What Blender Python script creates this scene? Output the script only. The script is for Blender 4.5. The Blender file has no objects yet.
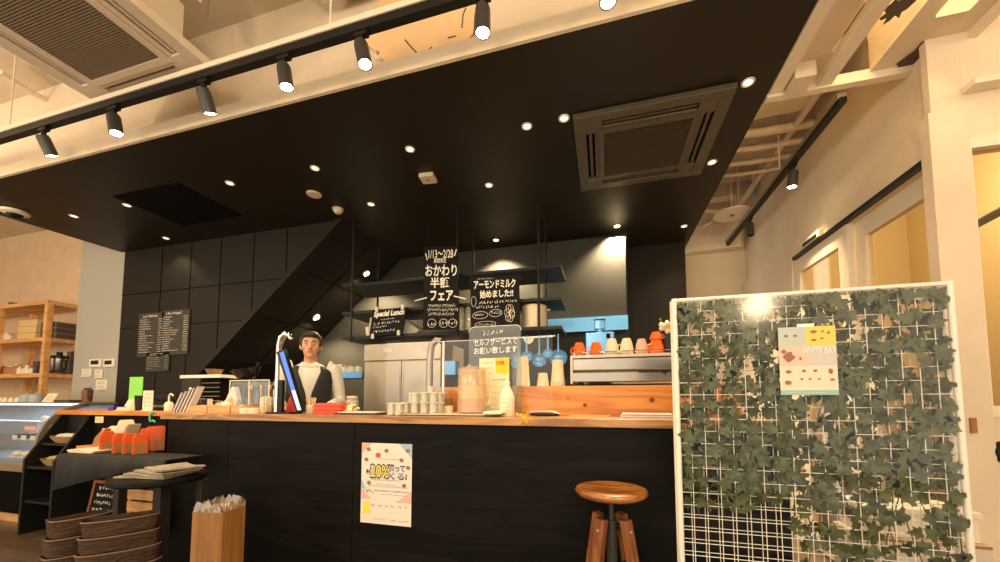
import bpy, math, random
from mathutils import Vector, Matrix, Euler
R = math.radians
random.seed(7)
scn = bpy.context.scene
COL = scn.collection

# ---------------------------------------------------------------- camera
F, CX, CY, CAMZ = 375.5, 500.0, 375.0, 1.2        # ultra-wide lens, frame cropped from the upper part of the picture
PITCH = math.atan((399.5 - CY) / F)
YAW = math.atan(104 / F)
cd = bpy.data.cameras.new('camera'); cam = bpy.data.objects.new('camera', cd); COL.objects.link(cam)
cd.sensor_width = 36.0; cd.lens = F / 1000 * 36.0
cd.shift_y = (CY - 281) / 1000.0
cd.clip_start = 0.05
cam.location = (0, 0, CAMZ); cam.rotation_euler = (math.pi / 2 + PITCH, 0, YAW)
scn.camera = cam
# ---------------------------------------------------------------- world, exposure
w = bpy.data.worlds.new('world'); scn.world = w; w.use_nodes = True
w.node_tree.nodes['Background'].inputs[0].default_value = (1.0, 0.86, 0.68, 1)
w.node_tree.nodes['Background'].inputs[1].default_value = 0.95
scn.view_settings.view_transform = 'Standard'; scn.view_settings.look = 'None'
scn.view_settings.gamma = 1; scn.view_settings.use_curve_mapping = False
scn.view_settings.exposure = 1.05
WARM = (1.0, 0.76, 0.46)
def lamp(name, kind, loc, energy, color=WARM, size=0.05, rot=(0, 0, 0), spot=None, blend=0.6, sy=None):
    d = bpy.data.lights.new(name, kind); d.energy = energy; d.color = color
    if kind == 'SPOT': d.spot_size = R(spot or 60); d.spot_blend = blend; d.shadow_soft_size = size
    elif kind == 'AREA':
        d.size = size
        if sy: d.shape = 'RECTANGLE'; d.size_y = sy
    else: d.shadow_soft_size = size
    o = bpy.data.objects.new(name, d); COL.objects.link(o); o.location = loc; o.rotation_euler = rot
    return o
# fixtureless lamps added behind the camera as fill, the third placed for vinyl glare
for x, y, z in ((-3.6, -1.2, 2.5), (-0.6, -1.2, 2.5), (1.626, -1.2, 2.219), (-5.6, 0.4, 2.5)):
    lamp('rear_fill_light', 'POINT', (x, y, z), 40, size=0.12)

# ---------------------------------------------------------------- helpers
_fw = Vector((-math.sin(YAW) * math.cos(PITCH), math.cos(YAW) * math.cos(PITCH), math.sin(PITCH)))
_rt = Vector((math.cos(YAW), math.sin(YAW), 0)); _up = _rt.cross(_fw)
def ray(x, y): return _fw + _rt * ((x - CX) / F) - _up * ((y - CY) / F)
def P(x, y, Y):                       # photo point -> place on the plane at depth Y
    d = ray(x, y); return Vector((d.x * Y / d.y, Y, CAMZ + d.z * Y / d.y))
def PZ(x, y, Z):
    d = ray(x, y); k = (Z - CAMZ) / d.z; return Vector((d.x * k, d.y * k, Z))
def PXX(x, y, X):
    d = ray(x, y); k = X / d.x; return Vector((X, d.y * k, CAMZ + d.z * k))

class MB:
    def __init__(s): s.v = []; s.f = []
    def add(s, vs, fs, m=None):
        b = len(s.v)
        s.v += [tuple(m @ Vector(p)) if m else tuple(p) for p in vs]
        s.f += [tuple(b + i for i in f) for f in fs]; return s
    def box(s, x0, x1, y0, y1, z0, z1, m=None):
        return s.add([(x0,y0,z0),(x1,y0,z0),(x1,y1,z0),(x0,y1,z0),(x0,y0,z1),(x1,y0,z1),(x1,y1,z1),(x0,y1,z1)],
            [(0,3,2,1),(4,5,6,7),(0,1,5,4),(1,2,6,5),(2,3,7,6),(3,0,4,7)], m)
    def cbox(s, c, d, m=None):
        return s.box(c[0]-d[0]/2, c[0]+d[0]/2, c[1]-d[1]/2, c[1]+d[1]/2, c[2]-d[2]/2, c[2]+d[2]/2, m)
    def lathe(s, prof, n=24, c=(0,0,0), m=None):
        vs = []; fs = []
        for r, z in prof:
            for k in range(n):
                a = 2*math.pi*k/n; vs.append((c[0]+r*math.cos(a), c[1]+r*math.sin(a), c[2]+z))
        for i in range(len(prof)-1):
            for k in range(n):
                k2 = (k+1) % n; fs.append((i*n+k, i*n+k2, (i+1)*n+k2, (i+1)*n+k))
        if prof[0][0] > 1e-5: fs.append(tuple(range(n-1, -1, -1)))
        if prof[-1][0] > 1e-5: fs.append(tuple((len(prof)-1)*n+k for k in range(n)))
        return s.add(vs, fs, m)
    def cyl(s, r, z0, z1, c=(0,0,0), n=20, m=None): return s.lathe([(r, z0), (r, z1)], n, c, m)
    def shell(s, prof, n=24, t=0.003, c=(0,0,0), m=None):   # open vessel: outside profile then back down inside
        inner = [(max(r-t, 0.0005), z+(t if i == 0 else 0)) for i, (r, z) in enumerate(prof)]
        return s.lathe([(0.0001, prof[0][1])] + prof + inner[::-1] + [(0.0001, prof[0][1]+t)], n, c, m)
    def tube(s, pts, r, n=8, cap=True, m=None):
        pts = [Vector(p) for p in pts]; vs = []; fs = []; N = len(pts)
        rr = r if isinstance(r, (list, tuple)) else [r]*N
        ref = None
        for i, p in enumerate(pts):
            t = (pts[min(i+1, N-1)] - pts[max(i-1, 0)]).normalized()
            if ref is None: ref = Vector((0,0,1)) if abs(t.z) < 0.9 else Vector((1,0,0))
            u = t.cross(ref).normalized(); v = u.cross(t).normalized(); ref = v
            for k in range(n):
                a = 2*math.pi*k/n; vs.append(p + (u*math.cos(a) + v*math.sin(a))*rr[i])
        for i in range(N-1):
            for k in range(n):
                k2 = (k+1) % n; fs.append((i*n+k, i*n+k2, (i+1)*n+k2, (i+1)*n+k))
        if cap: fs.append(tuple(range(n-1,-1,-1))); fs.append(tuple((N-1)*n+k for k in range(n)))
        return s.add(vs, fs, m)
    def prism(s, poly, a0, a1, axis='y', m=None):         # poly in (x,z) for axis y, (y,z) for x, (x,y) for z
        def q(p, a): return {'y': (p[0], a, p[1]), 'x': (a, p[0], p[1]), 'z': (p[0], p[1], a)}[axis]
        n = len(poly); vs = [q(p, a0) for p in poly] + [q(p, a1) for p in poly]
        return s.add(vs, [tuple(range(n-1,-1,-1)), tuple(range(n, 2*n))] + [(i, (i+1)%n, n+(i+1)%n, n+i) for i in range(n)], m)
    def ball(s, c, r, n=16, k=10, m=None):
        rx, ry, rz = r if isinstance(r, (tuple, list)) else (r, r, r)
        vs = [(c[0], c[1], c[2]-rz)]; fs = []
        for i in range(1, k):
            a = -math.pi/2 + math.pi*i/k
            for j in range(n):
                b = 2*math.pi*j/n; vs.append((c[0]+rx*math.cos(a)*math.cos(b), c[1]+ry*math.cos(a)*math.sin(b), c[2]+rz*math.sin(a)))
        vs.append((c[0], c[1], c[2]+rz)); L = len(vs)-1
        for j in range(n):
            j2 = (j+1) % n; fs.append((0, 1+j2, 1+j)); fs.append((L, 1+(k-2)*n+j, 1+(k-2)*n+j2))
            for i in range(k-2): fs.append((1+i*n+j, 1+i*n+j2, 1+(i+1)*n+j2, 1+(i+1)*n+j))
        return s.add(vs, fs, m)
    def rbox(s, x0, x1, y0, y1, z0, z1, r, n=4, m=None):    # vertical edges rounded
        poly = []
        for cx, cy, a0 in ((x1-r, y1-r, 0), (x0+r, y1-r, 90), (x0+r, y0+r, 180), (x1-r, y0+r, 270)):
            for i in range(n+1):
                a = R(a0 + 90*i/n); poly.append((cx+r*math.cos(a), cy+r*math.sin(a)))
        return s.prism(poly, z0, z1, 'z', m)
    def build(s, name, mat, parent=None, loc=None, rz=0, rot=None, smooth=False, bevel=0):
        me = bpy.data.meshes.new(name); me.from_pydata(s.v, [], s.f); me.update()
        import bmesh
        bm = bmesh.new(); bm.from_mesh(me); bmesh.ops.recalc_face_normals(bm, faces=bm.faces); bm.to_mesh(me); bm.free()
        if smooth:
            me.polygons.foreach_set('use_smooth', [True]*len(me.polygons))
            try: me.set_sharp_from_angle(angle=R(40))
            except Exception: pass
        o = bpy.data.objects.new(name, me); COL.objects.link(o)
        if mat: me.materials.append(mat)
        if parent: o.parent = parent
        if loc is not None: o.location = loc
        if rot: o.rotation_euler = rot
        elif rz: o.rotation_euler = (0, 0, rz)
        if bevel:
            b = o.modifiers.new('bevel', 'BEVEL'); b.width = bevel; b.segments = 2; b.limit_method = 'ANGLE'
        return o
def tag(o, label, cat, group=None, kind=None):
    o['label'] = label
    if cat: o['category'] = cat
    if group: o['group'] = group
    if kind: o['kind'] = kind
    return o
def thing(name, label, cat, loc=(0,0,0), rz=0, group=None, rot=None):
    o = bpy.data.objects.new(name, None); COL.objects.link(o); o.location = loc
    o.rotation_euler = rot if rot else (0, 0, rz); o.empty_display_size = 0.05
    return tag(o, label, cat, group)
def struct(o, kind='structure'): o['kind'] = kind; return o
def dup(root, loc, rz=None, label=None, group=None, scale=None, rot=None):
    r = root.copy(); COL.objects.link(r); r.location = loc
    if rz is not None: r.rotation_euler = (0, 0, rz)
    if rot is not None: r.rotation_euler = rot
    if scale: r.scale = scale if isinstance(scale, tuple) else (scale,)*3
    if label: r['label'] = label
    if group: r['group'] = group
    for ch in kids(root):
        c = ch.copy(); COL.objects.link(c); c.parent = r; KIDS.setdefault(r.name, []).append(c)
        for g in kids(ch):
            d = g.copy(); COL.objects.link(d); d.parent = c; KIDS.setdefault(c.name, []).append(d)
    return r
KIDS = {}
def kids(o): return [c for c in COL.objects if c.parent == o]

# ---------------------------------------------------------------- materials
def mat(name, col, rough=0.6, metal=0.0, emit=None, es=0.0, bump=0, bs=40, vary=0.0, vs=6, spec=0.5, coat=0, stretch=None):
    m = bpy.data.materials.new(name); m.use_nodes = True; nt = m.node_tree; b = nt.nodes['Principled BSDF']
    b.inputs['Base Color'].default_value = (*col, 1); b.inputs['Roughness'].default_value = rough
    b.inputs['Metallic'].default_value = metal; b.inputs['Specular IOR Level'].default_value = spec
    b.inputs['Coat Weight'].default_value = coat
    if emit: b.inputs['Emission Color'].default_value = (*emit, 1); b.inputs['Emission Strength'].default_value = es
    if bump or vary:
        tc = nt.nodes.new('ShaderNodeTexCoord'); mp = nt.nodes.new('ShaderNodeMapping'); nt.links.new(tc.outputs['Object'], mp.inputs[0])
        if stretch: mp.inputs['Scale'].default_value = stretch
        if vary:
            n = nt.nodes.new('ShaderNodeTexNoise'); n.inputs['Scale'].default_value = vs; n.inputs['Detail'].default_value = 5
            nt.links.new(mp.outputs[0], n.inputs['Vector'])
            r = nt.nodes.new('ShaderNodeValToRGB'); nt.links.new(n.outputs[0], r.inputs[0])
            r.color_ramp.elements[0].position = 0.3; r.color_ramp.elements[1].position = 0.7
            r.color_ramp.elements[0].color = (*[c*(1-vary) for c in col], 1); r.color_ramp.elements[1].color = (*[min(1, c*(1+vary)) for c in col], 1)
            nt.links.new(r.outputs[0], b.inputs['Base Color'])
        if bump:
            n = nt.nodes.new('ShaderNodeTexNoise'); n.inputs['Scale'].default_value = bs; n.inputs['Detail'].default_value = 6
            nt.links.new(mp.outputs[0], n.inputs['Vector'])
            bp = nt.nodes.new('ShaderNodeBump'); bp.inputs['Strength'].default_value = bump; bp.inputs['Distance'].default_value = 0.01
            nt.links.new(n.outputs[0], bp.inputs['Height']); nt.links.new(bp.outputs[0], b.inputs['Normal'])
    return m
def wood(name, c1, c2, scale=8, axis='x', rough=0.45, dist=3.0, coat=0.1):
    m = bpy.data.materials.new(name); m.use_nodes = True; nt = m.node_tree; b = nt.nodes['Principled BSDF']
    tc = nt.nodes.new('ShaderNodeTexCoord'); mp = nt.nodes.new('ShaderNodeMapping'); nt.links.new(tc.outputs['Object'], mp.inputs[0])
    sc = {'x': (0.12, 1, 1), 'y': (1, 0.12, 1), 'z': (1, 1, 0.12)}[axis]
    mp.inputs['Scale'].default_value = sc
    n = nt.nodes.new('ShaderNodeTexNoise'); n.inputs['Scale'].default_value = scale; n.inputs['Detail'].default_value = 3; n.inputs['Distortion'].default_value = dist*0.25
    nt.links.new(mp.outputs[0], n.inputs['Vector'])
    mu = nt.nodes.new('ShaderNodeMath'); mu.operation = 'MULTIPLY'; mu.inputs[1].default_value = 9; nt.links.new(n.outputs[0], mu.inputs[0])
    sn = nt.nodes.new('ShaderNodeMath'); sn.operation = 'PINGPONG'; sn.inputs[1].default_value = 1; nt.links.new(mu.outputs[0], sn.inputs[0])
    r = nt.nodes.new('ShaderNodeValToRGB'); nt.links.new(sn.outputs[0], r.inputs[0])
    r.color_ramp.elements[0].position = 0.1; r.color_ramp.elements[0].color = (*c1, 1); r.color_ramp.elements[1].position = 0.9; r.color_ramp.elements[1].color = (*c2, 1)
    nt.links.new(r.outputs[0], b.inputs['Base Color']); b.inputs['Roughness'].default_value = rough; b.inputs['Coat Weight'].default_value = coat
    return m
def glass(name, tint=(1,1,1), refl=0.02, rough=0.02, alpha=0.0, milk=(0.8,0.8,0.8)):
    m = bpy.data.materials.new(name); m.use_nodes = True; nt = m.node_tree; nt.nodes.clear()
    out = nt.nodes.new('ShaderNodeOutputMaterial'); t = nt.nodes.new('ShaderNodeBsdfTransparent'); g = nt.nodes.new('ShaderNodeBsdfGlossy')
    t.inputs[0].default_value = (*tint, 1); g.inputs['Roughness'].default_value = rough
    fr = nt.nodes.new('ShaderNodeLayerWeight'); fr.inputs['Blend'].default_value = 0.25
    mr = nt.nodes.new('ShaderNodeMapRange'); mr.inputs['To Min'].default_value = refl; mr.inputs['To Max'].default_value = 0.35
    nt.links.new(fr.outputs['Facing'], mr.inputs[0])
    mx = nt.nodes.new('ShaderNodeMixShader'); nt.links.new(mr.outputs[0], mx.inputs[0]); nt.links.new(t.outputs[0], mx.inputs[1]); nt.links.new(g.outputs[0], mx.inputs[2])
    last = mx.outputs[0]
    if alpha > 0:
        d = nt.nodes.new('ShaderNodeBsdfDiffuse'); d.inputs[0].default_value = (*milk, 1)
        m2 = nt.nodes.new('ShaderNodeMixShader'); m2.inputs[0].default_value = alpha
        nt.links.new(last, m2.inputs[1]); nt.links.new(d.outputs[0], m2.inputs[2]); last = m2.outputs[0]
    nt.links.new(last, out.inputs[0]); return m
M = {}
M['plaster'] = mat('plaster', (0.72, 0.60, 0.45), 0.85, bump=0.15, bs=30, vary=0.06, vs=3)
M['slab'] = mat('slab', (0.62, 0.52, 0.39), 0.9, bump=0.35, bs=12, vary=0.12, vs=3)
M['wallbeige'] = mat('wall_beige', (0.70, 0.52, 0.34), 0.85, bump=0.1, bs=40, vary=0.05)
M['wallgrey'] = mat('wall_grey', (0.42, 0.40, 0.35), 0.8)
M['black'] = mat('black_paint', (0.017, 0.0125, 0.0075), 0.45, bump=0.05, bs=60, spec=0.2)
M['blackwall'] = mat('black_wall', (0.013, 0.011, 0.008), 0.6, spec=0.25, vary=0.15, vs=2)
M['groove'] = mat('groove', (0.003, 0.0025, 0.002), 0.9, spec=0.1)
M['charcoal'] = mat('charcoal', (0.034, 0.033, 0.026), 0.6, spec=0.25, vary=0.1, vs=3)
M['white'] = mat('white_paint', (0.78, 0.68, 0.53), 0.5)
M['acwhite'] = mat('ac_white', (0.68, 0.58, 0.45), 0.45)
M['acgrille'] = mat('ac_grille', (0.22, 0.17, 0.11), 0.6)
M['bronze'] = mat('bronze_panel', (0.07, 0.055, 0.034), 0.45)
M['bronze2'] = mat('bronze_grille', (0.05, 0.035, 0.02), 0.6)
M['metalblack'] = mat('metal_black', (0.009, 0.009, 0.009), 0.4, 0.0, spec=0.3)
M['steel'] = mat('steel', (0.36, 0.33, 0.29), 0.25, 0.95, bump=0.03, bs=15)
M['steelr'] = mat('steel_satin', (0.45, 0.40, 0.32), 0.4, 0.75)
M['chrome'] = mat('chrome', (0.8, 0.8, 0.8), 0.08, 1.0)
M['bulb'] = mat('bulb', (1, 1, 1), 0.5, emit=(1.0, 0.82, 0.52), es=25)
M['bulbdim'] = mat('bulb_dim', (1, 1, 1), 0.5, emit=(1.0, 0.82, 0.60), es=0.9)
M['glow_yellow'] = mat('lit_wall', (0.62, 0.50, 0.30), 0.9)
M['paper'] = mat('paper', (0.80, 0.75, 0.66), 0.7)
M['chalk'] = mat('chalk', (0.85, 0.80, 0.70), 0.9)
M['board'] = mat('chalkboard', (0.005, 0.005, 0.0045), 0.55, spec=0.15)
M['floor'] = None
M['blackwood'] = wood('black_stained_wood', (0.003, 0.0025, 0.002), (0.007, 0.0055, 0.004), 10, 'x', 0.5, coat=0.0)
M['blackwood'].node_tree.nodes['Principled BSDF'].inputs['Specular IOR Level'].default_value = 0.12
M['counterwood'] = wood('counter_wood', (0.26, 0.115, 0.035), (0.46, 0.24, 0.085), 9, 'x', 0.35)
M['orangewood'] = wood('orange_wood', (0.60, 0.20, 0.03), (0.80, 0.33, 0.06), 5, 'x', 0.4, 5)
M['shelfwood'] = wood('shelf_wood', (0.62, 0.30, 0.09), (0.78, 0.43, 0.16), 6, 'x', 0.5)
M['boxwood'] = wood('box_wood', (0.60, 0.30, 0.11), (0.74, 0.42, 0.18), 10, 'x', 0.5)
M['oakply'] = wood('bin_wood', (0.26, 0.115, 0.030), (0.34, 0.16, 0.045), 8, 'z', 0.45)
M['stoolwood'] = wood('stool_wood', (0.20, 0.065, 0.014), (0.38, 0.14, 0.03), 12, 'x', 0.25, coat=0.5)
M['stoolleg'] = wood('stool_leg_wood', (0.15, 0.045, 0.012), (0.26, 0.09, 0.024), 12, 'z', 0.45)
M['bark'] = mat('bark_wood', (0.055, 0.026, 0.012), 0.6, bump=0.8, bs=25, vary=0.45, vs=10, stretch=(1, 1, 3))
M['glass'] = glass('clear_glass')
M['glassy'] = glass('window_glass', (1.0, 0.95, 0.85), 0.04)
M['acrylic'] = glass('acrylic', (0.98, 0.98, 0.98), 0.02)
M['vinyl'] = glass('vinyl', (0.99, 0.99, 0.98), 0.014, 0.13)
M['frost'] = glass('frosted_plastic', (1.0, 0.94, 0.84), 0.06, 0.15, alpha=0.22, milk=(0.9, 0.75, 0.55))

# ---------------------------------------------------------------- text
def text_mesh(s, bold=0.0, italic=0.0):
    c = bpy.data.curves.new('t', 'FONT'); c.body = s; c.size = 1; c.offset = bold; c.shear = italic
    c.align_x = 'LEFT'; c.resolution_u = 3
    o = bpy.data.objects.new('t', c); COL.objects.link(o)
    bpy.context.view_layer.update()
    dg = bpy.context.evaluated_depsgraph_get(); me = bpy.data.meshes.new_from_object(o.evaluated_get(dg))
    vs = [tuple(v.co) for v in me.vertices]; fs = [tuple(p.vertices) for p in me.polygons]
    bpy.data.objects.remove(o); bpy.data.curves.remove(c); bpy.data.meshes.remove(me)
    return vs, fs
def put_text(mb, s, x0, x1, z0, z1, y=0, bold=0.0, italic=0.0, skew=0.0):
    """fit text into a rectangle of the local xz plane (facing -y); skew raises the right end"""
    vs, fs = text_mesh(s, bold, italic)
    if not vs: return mb
    a = min(v[0] for v in vs); b = max(v[0] for v in vs); c = min(v[1] for v in vs); d = max(v[1] for v in vs)
    out = []
    for v in vs:
        u = (v[0]-a)/(b-a or 1); t = (v[1]-c)/(d-c or 1)
        out.append((x0+(x1-x0)*u, y, z0+(z1-z0)*t + skew*u))
    return mb.add(out, fs)
def scribble(mb, x0, x1, z, h, y=0, seed=0, t=None, skew=0.0):
    """a run of small handwritten strokes too small to read"""
    rn = random.Random(seed); x = x0; t = t or h*0.16
    while x < x1:
        ww = h*rn.uniform(0.5, 0.9)
        for k in range(3):
            a = (x+rn.uniform(0, ww), z+rn.uniform(0, h)); b = (x+rn.uniform(0, ww), z+rn.uniform(0, h))
            dx, dz = b[0]-a[0], b[1]-a[1]; L = math.hypot(dx, dz) or 1; nx, nz = -dz/L*t/2, dx/L*t/2
            s0 = skew*(x-x0)/(x1-x0)
            mb.add([(a[0]-nx, y, a[1]-nz+s0), (b[0]-nx, y, b[1]-nz+s0), (b[0]+nx, y, b[1]+nz+s0), (a[0]+nx, y, a[1]+nz+s0)], [(0,1,2,3)])
        x += ww + h*0.15
    return mb

# ================================================================ ROOM
ZS, ZB, YF, XR, XL = 3.7, 3.0, 1.76, 0.96, -5.67     # slab, black soffit, its front edge, right edge, left edge
YW, YK, YR = 3.1, 4.2, 4.6                            # left black wall, kitchen back wall, recess wall
# floor: dark wood planks
m = bpy.data.materials.new('floor_planks'); m.use_nodes = True; nt = m.node_tree; b = nt.nodes['Principled BSDF']
tc = nt.nodes.new('ShaderNodeTexCoord'); br = nt.nodes.new('ShaderNodeTexBrick'); nt.links.new(tc.outputs['Object'], br.inputs[0])
br.inputs['Scale'].default_value = 1; br.inputs['Brick Width'].default_value = 1.2; br.inputs['Row Height'].default_value = 0.14; br.inputs['Mortar Size'].default_value = 0.003
br.inputs['Color1'].default_value = (0.10, 0.065, 0.04, 1); br.inputs['Color2'].default_value = (0.15, 0.10, 0.065, 1); br.inputs['Mortar'].default_value = (0.03, 0.02, 0.015, 1)
nt.links.new(br.outputs[0], b.inputs['Base Color']); b.inputs['Roughness'].default_value = 0.3
M['floor'] = m
struct(MB().box(-10, 4.5, -3, 5.6, -0.1, 0).build('floor', m))
struct(MB().box(-10, 4.5, -3, 6.2, ZS, ZS+0.1).build('ceiling', M['slab']))
# black dropped ceiling over the bar, with white fascia and trim along its front edge
so = struct(MB().box(XL, XR, YF, YR+0.2, ZB, ZB+0.05).build('ceiling_soffit', M['black']))
struct(MB().box(XL, XR, YF+0.03, YF+0.07, ZB+0.05, ZS).build('wall_soffit_front', M['plaster']))
struct(MB().box(XL-0.02, XR+0.02, YF-0.02, YF-0.001, ZB, ZB+0.09).build('trim_1', M['white']))
struct(MB().box(XL, XL+0.04, YF, YR, ZB+0.05, ZS).build('wall_soffit_left', M['plaster']))
struct(MB().box(XR-0.04, XR, YF+0.08, YR, ZB+0.05, ZS).build('wall_soffit_right', M['plaster']))
# black wall on the left with the sloped underside of a staircase
sx0, sz0, sx1, sz1 = -4.62, 1.18, -2.47, 3.0
struct(MB().prism([(-5.62, 0), (-4.62, 0), (sx0, sz0), (sx1, sz1), (-5.62, 3.0)], YW, YW+0.1, 'y').build('wall_stair', M['blackwall']))
g = MB()
for px in (160, 189, 219, 252, 285):
    x = P(px, 300, YW).x; zb = sz0 + (x-sx0)*(sz1-sz0)/(sx1-sx0) if x > sx0 else 0.3
    g.box(x-0.005, x+0.005, YW-0.003, YW-0.001, max(zb, 0.3), 3.0)
zz = P(230, 284, YW).z; g.box(-5.62, sx0+(zz-sz0)/((sz1-sz0)/(sx1-sx0)), YW-0.003, YW-0.001, zz-0.004, zz+0.004)
zz = 2.05; g.box(-5.62, -3.6, YW-0.003, YW-0.001, zz-0.003, zz+0.003)
struct(g.build('trim_2', M['groove']))
n = Vector((-(sz1-sz0), 0, sx1-sx0)).normalized()   # normal of the stair line, pointing up-left
def off(p, k): return (p[0]+n.x*k, p[1]+n.z*k)
a, b_ = (sx0, sz0), (sx1, sz1)
struct(MB().prism([a, b_, off(b_, 0.055), off(a, 0.055)], YW-0.03, YW-0.001, 'y').build('trim_3', M['blackwall']))
struct(MB().prism([a, b_, off(b_, 0.05), off(a, 0.05)], YW+0.1, YK, 'y').build('ceiling_stair', M['blackwall']))
g = MB()
for k in (0.25, 0.5, 0.75):
    c = (sx0+(sx1-sx0)*k, sz0+(sz1-sz0)*k); dx = (sx1-sx0)/2.8*0.006; dz = (sz1-sz0)/2.8*0.006
    g.prism([(c[0]-dx, c[1]-dz), (c[0]+dx, c[1]+dz), off((c[0]+dx, c[1]+dz), -0.003), off((c[0]-dx, c[1]-dz), -0.003)], YW+0.1, YK, 'y')
g.prism([off(a, -0.001), off(b_, -0.001), off(b_, -0.003), off(a, -0.003)], 3.62, 3.632, 'y')
struct(g.build('trim_4', M['groove']))
struct(MB().box(-4.7, 0.27, YK, YK+0.1, 0, 3.0).build('wall_kitchen', M['charcoal']))
struct(MB().box(0.17, 0.27, YK+0.1, YR, 0, 3.0).build('wall_recess_side', M['black']))
struct(MB().box(0.17, 0.92, YR, YR+0.1, 0, 3.0).build('wall_recess', M['black']))
struct(MB().box(-4.72, -4.62, YW+0.1, YK, 0, 1.4).build('wall_understair', M['black']))
# grey column and beige rear wall on the left
struct(MB().box(-6.42, -5.62, YW, YW+0.6, 0, ZS).build('wall_column', M['wallgrey']))
struct(MB().box(-10, -6.42, 3.42, 3.52, 0, ZS).build('wall_left', M['wallbeige']))
struct(MB().box(-10.1, -10, -3, 3.5, 0, ZS).build('wall_far_left', M['wallbeige']))
# right: rear wall, glazed partition along the depth, pillar
struct(MB().box(0.92, 1.75, 5.0, 5.1, 0, ZS).build('wall_right_rear', M['plaster']))
struct(MB().box(0.93, 1.58, 4.86, 4.99, 2.98, 3.3).build('trim_5', M['plaster']))
XD = 1.60
struct(MB().box(XD, XD+0.12, 2.34, 5.0, 2.42, 2.575).box(XD+0.05, XD+0.12, 2.34, 5.0, 2.575, ZS).build('wall_right', M['plaster']))
struct(MB().box(XD-0.02, XD+0.02, 2.34, 3.72, 2.395, 2.42).build('trim_6', M['metalblack']))
struct(MB().box(XD, XD+0.12, 3.78, 5.0, 0, 2.42).build('wall_right_end', M['plaster']))
def sliding_door(nm, y0, y1, dx):
    f = MB(); z0, z1, t = 0.02, 2.39, 0.10
    f.box(XD+dx, XD+dx+0.04, y0, y0+t, z0, z1); f.box(XD+dx, XD+dx+0.04, y1-t, y1, z0, z1)
    f.box(XD+dx, XD+dx+0.04, y0+t, y1-t, z1-t-0.02, z1); f.box(XD+dx, XD+dx+0.04, y0+t, y1-t, z0, z0+0.2)
    d = struct(f.build(nm, M['white']))
    MB().box(XD+dx+0.015, XD+dx+0.025, y0+t, y1-t, z0+0.2, z1-t-0.02).build('glass_pane', M['glassy'], d)
    MB().box(XD+dx-0.012, XD+dx-0.001, y0+0.03, y0+0.06, 0.9, 1.1).build('handle', M['metalblack'], d)
    return d
sliding_door('door_1', 2.36, 3.03, 0.055); sliding_door('door_2', 3.02, 3.76, 0.005)
# room behind the partition
struct(MB().box(3.2, 3.3, -0.5, 5.1, 0, ZS).build('wall_back_room', M['glow_yellow']))
struct(MB().box(1.75, 3.2, 5.0, 5.1, 0, ZS).build('wall_back_room_end', M['glow_yellow']))
# pillar, and the wall with a window to its right
YP = 2.3
struct(MB().box(1.575, 1.725, YP-0.02, YP+0.04, 0, 2.62).box(1.60, 1.725, YP, YP+0.04, 2.62, ZS).build('wall_pillar', M['plaster']))
wx0, wz0, wz1 = P(969, 250, YP).x, P(993, 406, YP).z, P(968, 150, YP).z
struct(MB().box(1.7255, 4.5, YP, YP+0.1, wz1+0.05, ZS).box(1.7255, 4.5, YP, YP+0.1, 0, wz0-0.05).build('wall_right_front', M['plaster']))
f = MB().box(wx0-0.02, wx0+0.03, YP-0.015, YP+0.06, wz0, wz1).box(wx0-0.02, 3.2, YP-0.015, YP+0.06, wz1, wz1+0.05).box(wx0-0.02, 3.2, YP-0.015, YP+0.06, wz0-0.05, wz0)
wn = struct(f.build('window_1', M['white'])); MB().box(wx0+0.03, 3.2, YP+0.02, YP+0.03, wz0, wz1).build('glass_pane', M['glassy'], wn)
lamp('back_room_light', 'POINT', (2.5, 3.6, 2.9), 24, (1, 0.82, 0.52), 0.15)
lamp('back_room_light', 'POINT', (2.6, 1.6, 3.0), 8, (1, 0.82, 0.52), 0.15)
# ================================================================ CEILING THINGS
# --- upper right bay: light frame below the slab
f = MB()
f.box(XR, 1.80, 2.455, 2.50, 2.98, 3.04).box(1.765, 1.80, 0.4, 2.454, 2.98, 3.04).box(1.21, 1.277, 0.4, 2.454, 2.99, 3.05).box(XR+0.005, XR+0.075, 0.4, 2.454, 2.995, 3.05)
struct(f.build('trim_7', M['white']))
f = MB().box(XR+0.076, 1.209, 0.4, 2.454, 3.06, 3.08).box(1.457, 1.764, 0.4, 2.454, 3.02, 3.06).box(1.278, 1.456, 0.4, 1.75, 3.02, 3.06)
struct(f.build('ceiling_upper_panel', M['plaster']))
struct(MB().box(XR+0.09, XR+0.19, 2.33, 2.45, 2.97, 3.059).build('trim_8', M['plaster']))
struct(MB().box(1.457, 1.475, 0.4, 2.454, 3.061, 3.5).build('wall_upper_bay', M['plaster']))
M['cream'] = mat('lit_slab_cream', (0.86, 0.66, 0.34), 0.8)  # yellow lamplight on the bay slab is put into its base colour
struct(MB().box(1.0, 1.456, 0.5, 3.0, 3.50, 3.53).build('ceiling_bay', M['cream']))
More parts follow.
